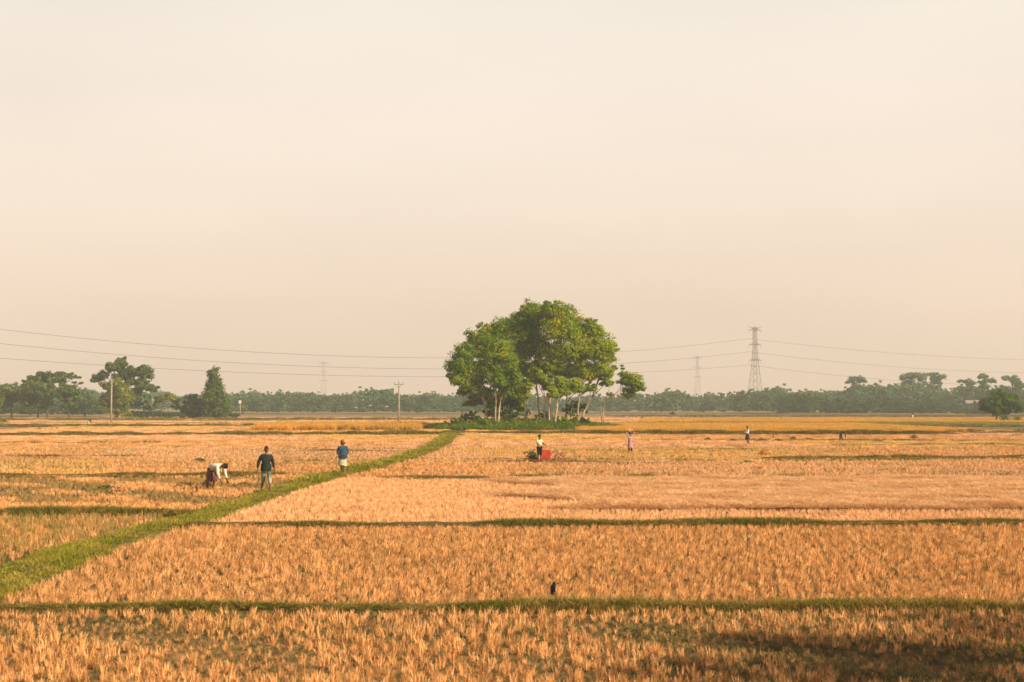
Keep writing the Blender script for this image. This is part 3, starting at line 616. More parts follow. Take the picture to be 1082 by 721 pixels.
far_tree('umbrella_tree', 'umbrella tree rising behind the lone dark tree', (1070, 432, 1070, 412, 1069, 403), 620, [(1066, 400, 8.1, 2.5), (1073, 403, 8.1, 2.5), (1079, 407, 6.8, 2.1), (1086, 408, 6.8, 2.1), (1076.0, 407, 5.4, 4), (1076.0, 414, 5.4, 5)], 1050, L_far, 1.0, .5, seed=85, group=gf, clump=.5)

# the far woods: one mass of tree clumps per stretch
def wood_proto(i, lm, h=10.0, n=700):
    r = random.Random(i); bl = []
    for k in range(6): bl.append((r.uniform(-2.6, 2.6), r.uniform(-2, 2), h * r.uniform(.35, .85), h * r.uniform(.14, .24), h * .2, h * r.uniform(.09, .2)))
    bl.append((0, 0, h * .25, h * .3, h * .25, h * .22))
    V, Fc = leaves(bl, n, .85, 300 + i, .3); b = bmesh.new()
    o = mesh_np('wood_tree', V, Fc, lm, linked=False)
    return o
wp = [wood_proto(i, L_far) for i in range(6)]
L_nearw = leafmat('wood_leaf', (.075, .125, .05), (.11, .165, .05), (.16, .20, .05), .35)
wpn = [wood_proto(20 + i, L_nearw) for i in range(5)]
def woods(name, label, x0, x1, d0, d1, top, n, pr, seed=0):
    """top: list of (px, py) tree line profile"""
    r = np.random.default_rng(seed); px = r.uniform(x0, x1, n); d = r.uniform(d0, d1, n)
    tp = np.interp(px, [t[0] for t in top], [t[1] for t in top]); x = (px - 541) / F * d
    hz = CAMH + (HOR - tp) * d / F; s = hz / 10.0 * r.uniform(.62, 1.06, n) * (1 + .14 * np.sin(px * .21 + seed) * np.sin(px * .083 + 2 * seed))
    sc = np.stack([np.maximum(s, .7) * r.uniform(.7, 1.5, n), np.maximum(s, .7), s], 1)
    scatter(name, label, np.column_stack([x, d, np.zeros(n)]), np.stack([np.zeros(n), np.zeros(n), r.uniform(0, 6.28, n)], 1), sc, r.integers(0, len(pr), n), pr)
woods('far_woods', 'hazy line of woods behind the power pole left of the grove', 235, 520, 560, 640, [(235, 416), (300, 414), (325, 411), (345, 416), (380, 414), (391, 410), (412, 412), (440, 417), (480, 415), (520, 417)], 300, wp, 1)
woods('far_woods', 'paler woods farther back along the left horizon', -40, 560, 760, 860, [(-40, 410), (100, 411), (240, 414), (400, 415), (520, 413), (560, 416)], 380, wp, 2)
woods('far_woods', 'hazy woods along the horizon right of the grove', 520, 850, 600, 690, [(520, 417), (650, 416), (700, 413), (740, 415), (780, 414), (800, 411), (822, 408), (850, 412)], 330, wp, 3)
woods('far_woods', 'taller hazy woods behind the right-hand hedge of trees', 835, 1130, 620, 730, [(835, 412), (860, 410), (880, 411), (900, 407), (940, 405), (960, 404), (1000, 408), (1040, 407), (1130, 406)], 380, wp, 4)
woods('near_woods', 'darker green trees in front of the right-hand woods', 826, 1130, 500, 545, [(826, 420), (835, 415), (846, 411), (860, 416), (880, 418), (900, 420), (940, 418), (1005, 421), (1014, 427), (1044, 427), (1052, 420), (1130, 420)], 260, wpn, 5)
woods('near_woods', 'dark undergrowth and low trees behind the trees at the left edge', -60, 108, 425, 470, [(-60, 414), (20, 416), (60, 420), (108, 424)], 110, wpn, 7)
woods('near_woods', 'dark low hedge growth behind the conical tree', 135, 250, 395, 420, [(135, 433), (180, 435), (215, 433), (250, 436)], 90, wpn, 8)
woods('near_woods', 'mixed lighter trees around the foot of the pylon', 780, 835, 560, 640, [(780, 415), (800, 411), (820, 413), (835, 416)], 34, wpn, 6)

# ------------------------------------------------------------------ pylons and wires
def pylon(px, d, ztop, label, th=.115, rz=.35, grp=None, name='pylon'):
    x = (px - 541) / F * d; root = empty(name, (x, d, 0), rz); tag(root, label, 'pylon', grp); H = ztop
    def wd(z):
        t = z / H; return np.interp(t, [0, .25, .5, .75, 1.0], [4.0, 2.7, 1.55, .85, .75])
    b = bmesh.new()
    lv = [0, .09, .18, .27, .36, .45, .53, .61, .68, .75, .82, .88, .94, .985]
    for i, t in enumerate(lv):
        z = t * H; w = wd(z)
        cs = [(-w, -w, z), (w, -w, z), (w, w, z), (-w, w, z)]
        if i < len(lv) - 1:
            z2 = lv[i + 1] * H; w2 = wd(z2); c2 = [(-w2, -w2, z2), (w2, -w2, z2), (w2, w2, z2), (-w2, w2, z2)]
            for k in range(4):
                tube(b, [cs[k], c2[k]], th, 4)
                tube(b, [cs[k], c2[(k + 1) % 4]], th * .45, 4); tube(b, [cs[(k + 1) % 4], c2[k]], th * .45, 4)
        for k in range(4): tube(b, [cs[k], cs[(k + 1) % 4]], th * .5, 4)
    bm_obj('lattice_tower', b, M_steel, root, False)
    for t in (.60, .78, .95):
        b = bmesh.new(); z = t * H; 
        for s in (-1, 1):
            for yy in (-.6, .6): tube(b, [(0, yy, z + .3), (s * 3.7, 0, z)], th * .8, 4); tube(b, [(0, yy, z + 1.3), (s * 3.7, 0, z)], th * .5, 4)
            for q in (.35, .65): tube(b, [(s * 3.7 * q, .3, z + .1), (s * 3.7 * q, -.3, z + .9 * (1 - q) + .1)], th * .5, 4)
        tube(b, [(-3.7, 0, z), (3.7, 0, z)], th * .8, 4)
        a = bm_obj('cross_arm', b, M_steel, root, False)
        for s in (-1, 1):
            b = bmesh.new(); tube(b, [(s * 3.6, 0, z), (s * 3.6, 0, z - 1.6)], th * .7, 6); bm_obj('insulator', b, M_wire, a)
    b = bmesh.new()
    for s in (-1, 1): tube(b, [(0, 0, .97 * H), (s * 2.4, 0, .978 * H), (s * 4.2, 0, H)], [th * 1.4, th * 1.3, th * .9], 4); tube(b, [(0, .3, .955 * H), (s * 4.2, 0, H)], th * .6, 4)
    bm_obj('top_horn', b, M_steel, root, False)
    return root
PY = 743; zt = P(798, 344.5, PY).z
pylon(798, PY, zt, 'tall lattice transmission pylon rising out of the right woods')
pylon(737, 1120, P(737, 376, 1120).z, 'faint distant pylon between the grove and the tall pylon', .055, .2)
pylon(342, 1120, P(342, 382, 1120).z, 'faint distant pylon above the left woods', .055, .1)
def wire(name, label, a, b_, sag, r_=.07, group=None, n=40):
    bb = bmesh.new(); pts = []
    for i in range(n + 1):
        t = i / n; p = a.lerp(b_, t); p.z -= 4 * sag * t * (1 - t); pts.append(p)
    tube(bb, pts, r_, 5); o = bm_obj(name, bb, M_wire); tag(o, label, 'wire', group); return o
for (py, s1, s2, nm, ex) in ((358, 13.5, 7, 'highest', -1.2), (372, 12, 8, 'middle', 0), (386, 8.5, 9, 'lowest', 0)):
    for side in (-1,):
        o_ = Vector((side * 3.6 * math.cos(.35), side * 3.6 * math.sin(.35), 0)); a = P(798, py, PY) + o_
        wire('power_wire', '%s sagging power wire on the left side of the tall pylon' % nm, a, a + Vector((-361, -243, ex)), s1)
        wire('power_wire', '%s sagging power wire on the right side of the tall pylon' % nm, a, a + Vector((361, 243, 0)), s2)

def pole(px, py0, py1, d, label, arm, name='power_pole', ym=M_conc):
    x = (px - 541) / F * d; h = P(px, py0, d).z; root = empty(name, (x, d, 0)); tag(root, label, 'pole')
    b = bmesh.new(); tube(b, [(0, 0, -.2), (0, 0, h * .5), (.03, 0, h)], [.20, .17, .12], 8); bm_obj('shaft', b, ym, root)
    if arm:
        b = bmesh.new(); box(b, (0, 0, h - .45), (arm, .14, .14)); a = bm_obj('cross_arm', b, M_steel, root, False)
        b = bmesh.new(); tube(b, [(-arm * .3, 0, h - .5), (0, -.15, h - 1.2)], .04, 5); tube(b, [(arm * .3, 0, h - .5), (0, -.15, h - 1.2)], .04, 5); bm_obj('brace', b, M_steel, root)
        for q in (-.46, 0, .46):
            b = bmesh.new(); z0 = h - .38 if q else h
            tube(b, [(q * arm, 0, z0), (q * arm, 0, z0 + .12), (q * arm, 0, z0 + .22), (q * arm, 0, z0 + .32)], [.03, .09, .05, .07], 8); bm_obj('insulator', b, mat('porcelain', (.35, .3, .25), .3), a)
    return root
pole(421.5, 404, 446, 288, 'pale power pole with a cross-arm standing in the field left of the grove', 2.0)
pole(118, 401, 447, 272, 'bare pale pole standing in front of the tall left tree', .9)
p4 = pole(254, 423, 441, 400, 'short pole with a white box at its top right of the conical tree', 0)
b = bmesh.new(); box(b, (0, -.25, 4.4), (.7, .4, .9)); bm_obj('white_box', b, mat('white_paint', (.75, .74, .7), .6), p4, False)
# thin stake in the field
x = G(817, 464.5); st = bmesh.new(); tube(st, [(0, 0, -.05), (.02, 0, .5), (-.02, 0, .98)], [.035, .03, .02], 6); o = bm_obj('stake', st, M_barkd); o.location = x
tag(o, 'thin dark stake standing in the field right of the white-shirted worker', 'stake')
# two huts deep under the right-hand trees
for i, (px, w, l) in enumerate(((1034, 3.6, 'low hut with a pale tin roof, nearer the lone dark tree'), (1024, 3.4, 'low hut with a pale tin roof left of its twin'))):
    d = 552 + i * 6; x = (px - 541) / F * d; root = empty('hut', (x, d, 0), .15 * (1 - 2 * i)); tag(root, l, 'hut', 'huts under the right trees')
    b = bmesh.new(); box(b, (0, 0, 2.2), (w * .86, 3.2, 4.4)); bm_obj('wall', b, mat('mud_wall', (.16, .12, .08), .95), root, False)
    b = bmesh.new(); box(b, (0, -1.61, .85), (.9, .05, 1.7)); bm_obj('door', b, M_barkd, root, False)
    b = bmesh.new()
    vs = [b.verts.new(v) for v in ((-w / 2, -2.1, 4.2), (w / 2, -2.1, 4.2), (w / 2, 0, 5.5), (-w / 2, 0, 5.5), (-w / 2, 2.1, 4.2), (w / 2, 2.1, 4.2))]
    vt = [b.verts.new(v.co + Vector((0, 0, .08))) for v in vs]
    for f in ((0, 1, 2, 3), (3, 2, 5, 4)): b.faces.new([vt[k] for k in f]); b.faces.new([vs[k] for k in f][::-1])
    for e in ((0, 1), (1, 2), (2, 5), (5, 4), (4, 3), (3, 0)): b.faces.new([vs[e[0]], vs[e[1]], vt[e[1]], vt[e[0]]])
    bm_obj('roof', b, mat('tin_roof', (.38, .34, .30), .5, vary=(.28, .22, .18), scale=.8), root, False)

# ------------------------------------------------------------------ people
def skin(name, chains, material, parent, sub=1):
    """chains: list of (verts [(x,y,z,r) or (x,y,z,rx,ry)], edges); one skinned surface"""
    me = bpy.data.meshes.new(name); V = []; E = []; roots = []
    for vs, es in chains:
        s = len(V); roots.append(s); V += vs; E += [(a + s, b + s) for a, b in es]
    me.from_pydata([v[:3] for v in V], E, []); o = bpy.data.objects.new(name, me); C.objects.link(o)
    m = o.modifiers.new('skin', 'SKIN'); m.use_smooth_shade = True; m.branch_smoothing = .3
    for i, v in enumerate(V):
        sv_ = me.skin_vertices[0].data[i]; sv_.radius = (v[3], v[4] if len(v) > 4 else v[3]); sv_.use_root = i in roots
    if sub: o.modifiers.new('smooth', 'SUBSURF').levels = sub; o.modifiers['smooth'].render_levels = sub
    dg = bpy.context.evaluated_depsgraph_get(); nm = bpy.data.meshes.new_from_object(o.evaluated_get(dg))
    o.modifiers.clear(); o.data = nm; nm.name = name; bpy.data.meshes.remove(me); nm.materials.clear(); nm.materials.append(material)
    if parent: o.parent = parent
    return o
def lathe_between(bm, rings, seg=16, fold=0.0):
    """rings: (center, rx, ry) ellipses in xy, rotated by nothing; garment tube"""
    rr = []
    for i, (c, rx, ry) in enumerate(rings):
        k = i / (len(rings) - 1)
        rr.append([bm.verts.new((c[0] + math.cos(t) * rx * (1 + fold * k * math.sin(t * 5 + i * .3)), c[1] + math.sin(t) * ry * (1 + fold * k * math.cos(t * 7)), c[2] + .02 * k * math.sin(3 * t))) for t in [2 * math.pi * q / seg for q in range(seg)]])
    for a, b2 in zip(rr, rr[1:]):
        for q in range(seg): bm.faces.new((a[q], a[(q + 1) % seg], b2[(q + 1) % seg], b2[q]))
JO = dict(pelvis=(0, 0, .93), waist=(0, 0, 1.07), chest=(0, -.01, 1.28), neck=(0, 0, 1.43), head=(0, -.02, 1.60),
          shL=(.18, 0, 1.375), elL=(.25, .02, 1.12), wrL=(.26, -.05, .88), haL=(.265, -.08, .80),
          shR=(-.18, 0, 1.375), elR=(-.25, .02, 1.12), wrR=(-.26, -.05, .88), haR=(-.265, -.08, .80),
          hiL=(.09, 0, .90), knL=(.10, -.03, .50), anL=(.10, .03, .09), toL=(.12, -.14, .03),
          hiR=(-.09, 0, .90), knR=(-.10, -.03, .50), anR=(-.10, .03, .09), toR=(-.12, -.14, .03))
def person(label, at, rz, scale, pose, top, lower, headdir=(0, -1, 0), hair=True, sleeves='long', hands=True, lower_kind='trousers', hem=.35, scarf=None, full=1.0, drop=0.0, group='field workers', skinm=M_skin):
    J = {k: Vector(v) for k, v in JO.items()}
    for k, v in pose.items(): J[k] = Vector(v)
    root = empty('person', at, rz); root.scale = (scale,) * 3; tag(root, label, 'person', group)
    J['hiL'] = J.get('hiL'); 
    nm = ['pelvis', 'waist', 'chest', 'neck', 'shL', 'elL', 'wrL', 'shR', 'elR', 'wrR', 'hiL', 'knL', 'anL', 'toL', 'hiR', 'knR', 'anR', 'toR']
    ra = dict(pelvis=(.12, .10), waist=(.115, .085), chest=(.135, .095), neck=(.055, .055), shL=(.058,) * 2, elL=(.042,) * 2, wrL=(.028,) * 2,
              hiL=(.085,) * 2, knL=(.058,) * 2, anL=(.038,) * 2, toL=(.036, .024))
    for k in list(ra):
        if k.endswith('L'): ra[k[:-1] + 'R'] = ra[k]
    vs = [(*J[k], *ra[k]) for k in nm]; ix = {k: i for i, k in enumerate(nm)}
    es = [(ix[a], ix[c]) for a, c in (('pelvis', 'waist'), ('waist', 'chest'), ('chest', 'neck'), ('chest', 'shL'), ('shL', 'elL'), ('elL', 'wrL'), ('chest', 'shR'), ('shR', 'elR'), ('elR', 'wrR'),
          ('pelvis', 'hiL'), ('hiL', 'knL'), ('knL', 'anL'), ('anL', 'toL'), ('pelvis', 'hiR'), ('hiR', 'knR'), ('knR', 'anR'), ('anR', 'toR'))]
    hd = J['head']; fd = Vector(headdir).normalized(); nv_ = (hd - J['neck']).normalized()
    vs.append((*(J['neck'].lerp(hd, .55)), .05, .05)); es.append((ix['neck'], len(vs) - 1))
    for s in 'LR':
        vs.append((*J['ha' + s], .036, .016)); es.append((ix['wr' + s], len(vs) - 1))
    chains = [(vs, es)]
    for s in 'LR':                                     # five short, bent finger chains rooted in each palm
        w, h = J['wr' + s], J['ha' + s]; d = (h - w).normalized(); side = d.cross(Vector((0, 0, 1)) if abs(d.z) < .8 else Vector((1, 0, 0))).normalized(); inn = d.cross(side).normalized()
        for i, (o_, ln) in enumerate(((-.028, .060), (-.010, .075), (.010, .080), (.028, .068))):
            p0 = h + side * o_ * .8; p1 = h + side * o_ + d * (.03 + ln * .45); p2 = p1 + (d * .8 + inn * .5).normalized() * ln * .55
            chains.append(([(*p0, .009), (*p1, .009), (*p2, .007)], [(0, 1), (1, 2)]))
        p0 = w.lerp(h, .5) + side * -.02; p1 = p0 + side * -.035 + d * .03; p2 = p1 + d * .035 + side * -.008
        chains.append(([(*p0, .011), (*p1, .010), (*p2, .008)], [(0, 1), (1, 2)]))
    body = skin('body', chains, skinm, root)
    # head joined into the body mesh
    b = bmesh.new(); b.from_mesh(body.data)
    up = nv_; rt = fd.cross(up).normalized(); fd = up.cross(rt).normalized(); rot = Matrix((rt, -fd, up)).transposed()
    hb_ = bmesh.new(); bmesh.ops.create_uvsphere(hb_, u_segments=18, v_segments=14, radius=1)
    for v in hb_.verts:
        x, y, z = v.co; y_ = y
        w = 1 - .28 * max(0, -z) ** 1.3
        v.co = Vector((x * .075 * w, y * .095 * (1 - .18 * max(0, -z)), z * .118))
        if y_ < -.75 and abs(x) < .25: v.co.y -= .014 * max(0, 1 - abs(z + .08) * 3.0)       # nose
        if abs(x) > .93 and abs(z) < .25: v.co.x *= 1.16                                    # ears
        if y_ < -.7 and .05 < z < .3 and .15 < abs(x) < .6: v.co.y += .006                  # eye sockets
    hb_.transform(Matrix.Translation(hd) @ rot.to_4x4()); tmp = bpy.data.meshes.new('t'); hb_.to_mesh(tmp); hb_.free(); b.from_mesh(tmp); bpy.data.meshes.remove(tmp)
    b.to_mesh(body.data); b.free(); body.data.polygons.foreach_set('use_smooth', np.ones(len(body.data.polygons), bool))
    T = Matrix.Translation(hd) @ rot.to_4x4()
    for s in (-1, 1):
        e = bmesh.new(); ellip(e, (s * .030, -.083, .012), (.012, .008, .007), 8, 6); e.transform(T); bm_obj('eye', e, M_hair, root)
    e = bmesh.new(); ellip(e, (0, -.086, -.055), (.024, .007, .007), 8, 6); e.transform(T); bm_obj('mouth', e, mat('lip', (.10, .035, .03), .5), root)
    if hair:
        e = bmesh.new(); bmesh.ops.create_uvsphere(e, u_segments=16, v_segments=12, radius=1)
        bmesh.ops.delete(e, geom=[v for v in e.verts if v.co.z < .15 - .75 * (v.co.y > .05) and (v.co.y < .35 or v.co.z < -.45)], context='VERTS')
        for v in e.verts: v.co = Vector((v.co.x * .084, v.co.y * .104 + .006, v.co.z * .128 + .004))
        e.transform(T); bm_obj('hair', e, M_hair, root)
    if scarf:
        e = bmesh.new(); bmesh.ops.create_uvsphere(e, u_segments=18, v_segments=14, radius=1)
        bmesh.ops.delete(e, geom=[v for v in e.verts if v.co.y < -.45 and v.co.z < .45], context='VERTS')
        for v in e.verts: v.co = Vector((v.co.x * .100 * (1 + .25 * max(0, -v.co.z)), v.co.y * .115 + .01, v.co.z * .145 - .01 * (v.co.z < 0)))
        e.transform(T); bm_obj('head_scarf', e, scarf, root)
    # shirt
    g = 1.0 if sleeves == 'long' else .45
    pv = J['pelvis'].lerp(J['waist'], .0)
    pv = pv + Vector((0, 0, -drop))
    tv = [(*pv, .165 * full, .135 * full), (*J['waist'], .155 * full, .125 * full), (*J['chest'], .175 * full, .13 * full), (*J['chest'].lerp(J['neck'], .78), .085, .075)]; te = [(0, 1), (1, 2), (2, 3)]
    for s in 'LR':
        k = len(tv); tv.append((*J['sh' + s], .084, .084)); te.append((2, k)); el_ = J['el' + s]
        if sleeves == 'long':
            tv.append((*el_, .066, .066)); tv.append((*J['wr' + s].lerp(el_, .12), .048, .048)); te += [(k, k + 1), (k + 1, k + 2)]
        else:
            tv.append((*J['sh' + s].lerp(el_, .75), .074, .074)); te.append((k, k + 1))
    skin('shirt', [(tv, te)], top, root)
    if drop > .05:
        e = bmesh.new(); a_, c_ = J['waist'], J['pelvis'] + Vector((0, 0, -drop * .75))
        lathe_between(e, [((a_.x, a_.y, a_.z), .17 * full, .14 * full), ((c_.x, c_.y, (a_.z + c_.z) / 2), .172 * full, .165 * full), ((c_.x, c_.y, c_.z), .168 * full, .17 * full)], 18, .03); bm_obj('shirt_tail', e, top, root)
    if lower_kind == 'trousers':
        tv = [(*J['pelvis'], .125, .10), (*J['hiL'], .098), (*J['knL'], .078), (*J['knL'].lerp(J['anL'], hem), .066), (*J['hiR'], .098), (*J['knR'], .078), (*J['knR'].lerp(J['anR'], hem), .066)]
        tv = [t if len(t) == 5 else (*t, t[3]) for t in tv]
        skin('trousers', [(tv, [(0, 1), (1, 2), (2, 3), (0, 4), (4, 5), (5, 6)])], lower, root)
    else:
        e = bmesh.new(); pel = J['pelvis']; rings = []
        for i in range(7):
            t = i / 6; z = pel.z + .06 - (pel.z + .06 - hem) * t
            def on(s):
                hi, kn, an = J['hi' + s], J['kn' + s], J['an' + s]
                if z > hi.z: return hi
                if z > kn.z: return hi.lerp(kn, (hi.z - z) / max(.01, hi.z - kn.z))
                return kn.lerp(an, min(1, (kn.z - z) / max(.01, kn.z - an.z)))
            l, r_ = on('L'), on('R'); c = (l + r_) / 2 if t > .1 else pel; rx = abs(l.x - r_.x) / 2 + .105 + .02 * t; ry = abs(l.y - r_.y) / 2 + .10 + .03 * t
            if t < .1: rx, ry = .165, .14
            rings.append(((c.x, c.y, z), rx, ry))
        lathe_between(e, rings, 18, .06); bm_obj('wrapped_skirt', e, lower, root)
    return root, J

c_white = cloth('white_cotton', (.74, .68, .60), (.62, .55, .48)); c_yel = cloth('cream_cotton', (.72, .66, .40), (.6, .55, .35))
c_green = cloth('dark_green_cotton', (.014, .026, .020), (.022, .034, .026), 5); c_blue = cloth('blue_quilt', (.035, .105, .19), (.02, .05, .09), 7)
c_plaid = cloth('maroon_check', (.10, .028, .03), (.24, .10, .08), 14); c_pale = cloth('pale_print', (.38, .40, .32), (.07, .10, .08), 5)
c_palew = cloth('off_white_cotton', (.55, .52, .36), (.40, .38, .28), 7); c_red = cloth('red_cloth', (.45, .06, .045))
c_pink = cloth('pink_cotton', (.55, .26, .24), (.42, .24, .30), 7); c_black = cloth('black_cotton', (.02, .017, .016)); c_lil = cloth('lilac_cotton', (.34, .22, .26), (.5, .38, .36), 9)
c_mar = cloth('dark_red_cotton', (.11, .022, .018), (.06, .02, .02), 5); c_grey = cloth('grey_cotton', (.14, .14, .12), (.25, .24, .2), 8); c_navy = cloth('dark_blue_cotton', (.03, .035, .05))

# man in dark green, striding towards the camera along the path's edge
walk = dict(knL=(.09, -.20, .51), anL=(.08, -.30, .10), toL=(.09, -.46, .07), knR=(-.09, .06, .49), anR=(-.08, .32, .17), toR=(-.09, .22, .05),
            elR=(-.27, .05, 1.13), wrR=(-.33, -.04, .89), haR=(-.345, -.06, .81), elL=(.26, .03, 1.12), wrL=(.29, -.06, .88), haL=(.295, -.08, .80))
person('man in a dark green long-sleeved shirt and pale patterned wrap striding towards the camera', G(281, 521), R(24), 1.03, walk, c_green, c_pale, lower_kind='trousers', hem=.45, full=1.16, drop=.15)
# stooping worker, torso level, reaching to the ground on the right
stoop = dict(pelvis=(0, .0, .80), waist=(0, -.11, .90), chest=(0, -.32, .97), neck=(0, -.47, .93), head=(0, -.60, .92),
             shL=(.18, -.40, .93), elL=(.22, -.46, .67), wrL=(.15, -.58, .44), haL=(.13, -.62, .37), shR=(-.18, -.40, .93), elR=(-.22, -.44, .67), wrR=(-.15, -.50, .42), haR=(-.13, -.53, .35),
             hiL=(.09, 0, .78), knL=(.10, -.10, .46), anL=(.10, .0, .09), toL=(.12, -.17, .03), hiR=(-.09, 0, .78), knR=(-.10, .02, .46), anR=(-.10, .14, .09), toR=(-.12, -.02, .03))
person('barefoot worker in a white shirt and maroon check wrap bent double over the stubble', G(223, 519), R(66), 1.06, stoop, c_white, c_plaid, headdir=(0, -.75, -.6), lower_kind='wrap', hem=.36, full=1.6)
# hooded man in blue
tuck = dict(elL=(.27, .02, 1.13), wrL=(.16, -.16, 1.02), haL=(.09, -.19, 1.02), elR=(-.27, .02, 1.13), wrR=(-.16, -.16, .98), haR=(-.09, -.19, .98), head=(0, -.05, 1.60),
            knL=(.07, -.10, .50), anL=(.05, -.05, .10), toL=(.06, -.22, .04), knR=(-.08, .04, .50), anR=(-.06, .18, .12), toR=(-.07, .04, .04))
person('man in a loose blue jacket, red head scarf and pale wrap on the path', G(362, 503), R(-4), .99, tuck, c_blue, c_palew, hair=False, scarf=c_red, lower_kind='wrap', hem=.50, full=1.3, drop=.12)
# thresher worker
side = dict(elL=(.22, -.12, 1.15), wrL=(.16, -.36, 1.08), haL=(.15, -.43, 1.08), elR=(-.22, -.10, 1.15), wrR=(-.16, -.34, 1.02), haR=(-.15, -.41, 1.01))
person('bare-legged worker in a short cream shirt and dark shorts beside the red machine', G(570, 489), R(35), .95, side, c_yel, c_black, sleeves='short', hem=.15)
# woman carrying a bundle on her head
up_ = dict(elL=(.34, -.03, 1.50), wrL=(.24, -.04, 1.72), haL=(.17, -.04, 1.78), elR=(-.34, -.03, 1.50), wrR=(-.24, -.04, 1.72), haR=(-.17, -.04, 1.78))
wr_, wj = person('woman in a long pink tunic and dark trousers, arms raised to her head', G(666, 479.5), R(8), .90, up_, c_lil, c_black, hair=False, scarf=c_lil, hem=.85)
e = bmesh.new(); lathe_between(e, [((0, 0, 1.22), .155, .12), ((0, 0, 1.0), .17, .14), ((0, 0, .75), .185, .16), ((0, 0, .45), .21, .19)], 16, .05); bm_obj('tunic', e, c_pink, wr_)
V, Fc = leaves([(0, 0, 0, .24, .15, .09)], 500, .10, 5, .4); o = mesh_np('straw_bundle', V, Fc, M_straw_p); o.location = G(666, 479.5) + Vector((0, 0, 1.64))
tag(o, 'small straw bundle carried on the head of the woman in pink', 'straw bundle')
# man in white, walking left
person('man in a loose white shirt and dark wrap working near the thin stake', G(790, 470.5), R(-70), .94, dict(side, knL=(.09, -.14, .5), knR=(-.09, .08, .5), anR=(-.09, .22, .12), toR=(-.1, .08, .04)), c_white, c_navy, lower_kind='wrap', hem=.5)
# bending figure at right
person('worker in a dark red top bent forward facing the camera, face hidden', G(889, 467), R(12), .95, stoop, c_mar, c_grey, headdir=(0, -.5, -.8), lower_kind='wrap', hem=.3)
person('tiny distant person in a dark top and white wrap in the yellow right fields', G(964.5, 442), R(20), .95, {}, c_navy, c_white, lower_kind='wrap', hem=.2)
person('tiny distant person stooping at the far left fields, dark clothes', G(93, 449.5), R(100), .9, stoop, c_black, c_palew, headdir=(0, -.5, -.8), lower_kind='wrap', hem=.3)
person('tiny distant person in dark red stooping left of the grove mound', G(471, 450.5), R(-20), .9, stoop, c_mar, c_black, headdir=(0, -.5, -.8), lower_kind='wrap', hem=.3)
person('tiny crouching person in brown in the far field right of the grove', G(678, 444), R(30), .85, stoop, c_mar, c_grey, headdir=(0, -.5, -.8), lower_kind='wrap', hem=.3)

# the red machine
m0 = G(576, 488.5); root = empty('threshing_machine', m0 + Vector((.12, .1, 0)), R(-10)); root.scale = (.82,) * 3; tag(root, 'boxy red farm machine with slanting side standing by the cream-shirted worker', 'farm machine')
M_red = mat('red_paint', (.75, .11, .05), .5, vary=(.50, .05, .03), scale=3); b = bmesh.new()
pf = [(-.42, .10), (.12, .10), (.32, .62), (.28, .86), (-.42, .92)]
f0 = [b.verts.new((x, -.35, z)) for x, z in pf]; f1 = [b.verts.new((x, .35, z)) for x, z in pf]; b.faces.new(f0); b.faces.new(f1[::-1])
for i in range(5): j = (i + 1) % 5; b.faces.new((f0[j], f0[i], f1[i], f1[j]))
bmesh.ops.bevel(b, geom=b.edges[:], offset=.02, segments=2, affect='EDGES'); bm_obj('hopper', b, M_red, root, False)
b = bmesh.new(); tube(b, [(-.35, -.30, .78), (-.35, .30, .78)], .17, 14); bm_obj('drum', b, M_steel, root, False)
for sx_ in (-.38, .1):
    for sy_ in (-.32, .32): b = bmesh.new(); tube(b, [(sx_ * 1.1, sy_, 0), (sx_, sy_, .3)], .025, 6); bm_obj('leg', b, M_barkd, root)
for sy_ in (-.4, .4):
    b = bmesh.new(); bmesh.ops.create_cone(b, cap_ends=True, segments=20, radius1=.12, radius2=.12, depth=.06, matrix=Matrix.Translation((.5, sy_, .12)) @ Matrix.Rotation(R(90), 4, 'X')); bm_obj('wheel', b, M_black, root, False)
b = bmesh.new(); tube(b, [(.5, -.4, .12), (.5, .4, .12)], .025, 6); tube(b, [(.5, 0, .12), (.1, 0, .3)], .025, 6); bm_obj('axle', b, M_steel, root)

# heaps of straw and cut rice
def heap(px, py, w, h, label, m=M_straw_p, n=600, cat='heap', size=None, seed=0, group='straw heaps on the stubble', name='straw_heap', dxy=(0, 0)):
    """cut stalks piled up: crossing thin stalks on a mound"""
    p = G(px, py) + Vector((*dxy, 0)); k = p.y / F; W_, H_ = w * k, h * k; r = np.random.default_rng(seed + int(px)); V = []; Fc = []
    sl = size or max(.25, W_ * .35)
    for i in range(n):
        a = r.uniform(0, 6.28); q = r.uniform(0, 1) ** .6; x, y = math.cos(a) * q * W_ / 2, math.sin(a) * q * W_ / 2.6; z = H_ * (1 - q ** 1.7) * r.uniform(.3, 1.05)
        t = r.uniform(0, 6.28); el_ = r.normal(-.1, .35); d = np.array([math.cos(t) * math.cos(el_), math.sin(t) * math.cos(el_), math.sin(el_)]) * sl * r.uniform(.4, 1) / 2
        wv_ = np.array([0, 0, 1.]) if abs(d[2]) < .1 else np.cross(d, [math.sin(t), .3, .4]); wv_ = wv_ / np.linalg.norm(wv_) * (.008 + k * .25)
        c = np.array([x, y, max(.02, z)]); s = len(V); V += [c - d - wv_, c - d + wv_, c + d + wv_ * .6, c + d - wv_ * .6]; Fc.append((s, s + 1, s + 2, s + 3))
    o = mesh_np(name, V, Fc, m); o.location = p; return tag(o, label, cat, group)
M_green_h = mat('green_cut_rice', (.12, .11, .03), .8, vary=(.2, .15, .05), scale=4, isl=.3)
M_brown_h = mat('brown_straw', (.30, .16, .07), .8, vary=(.2, .12, .05), scale=3, isl=.3)
heap(218, 517, 12, 9, 'olive bundle of cut stalks right beside the stooping worker', M_green_h, 500)
heap(126, 522, 20, 9, 'bright orange straw heap left of the stooping worker')
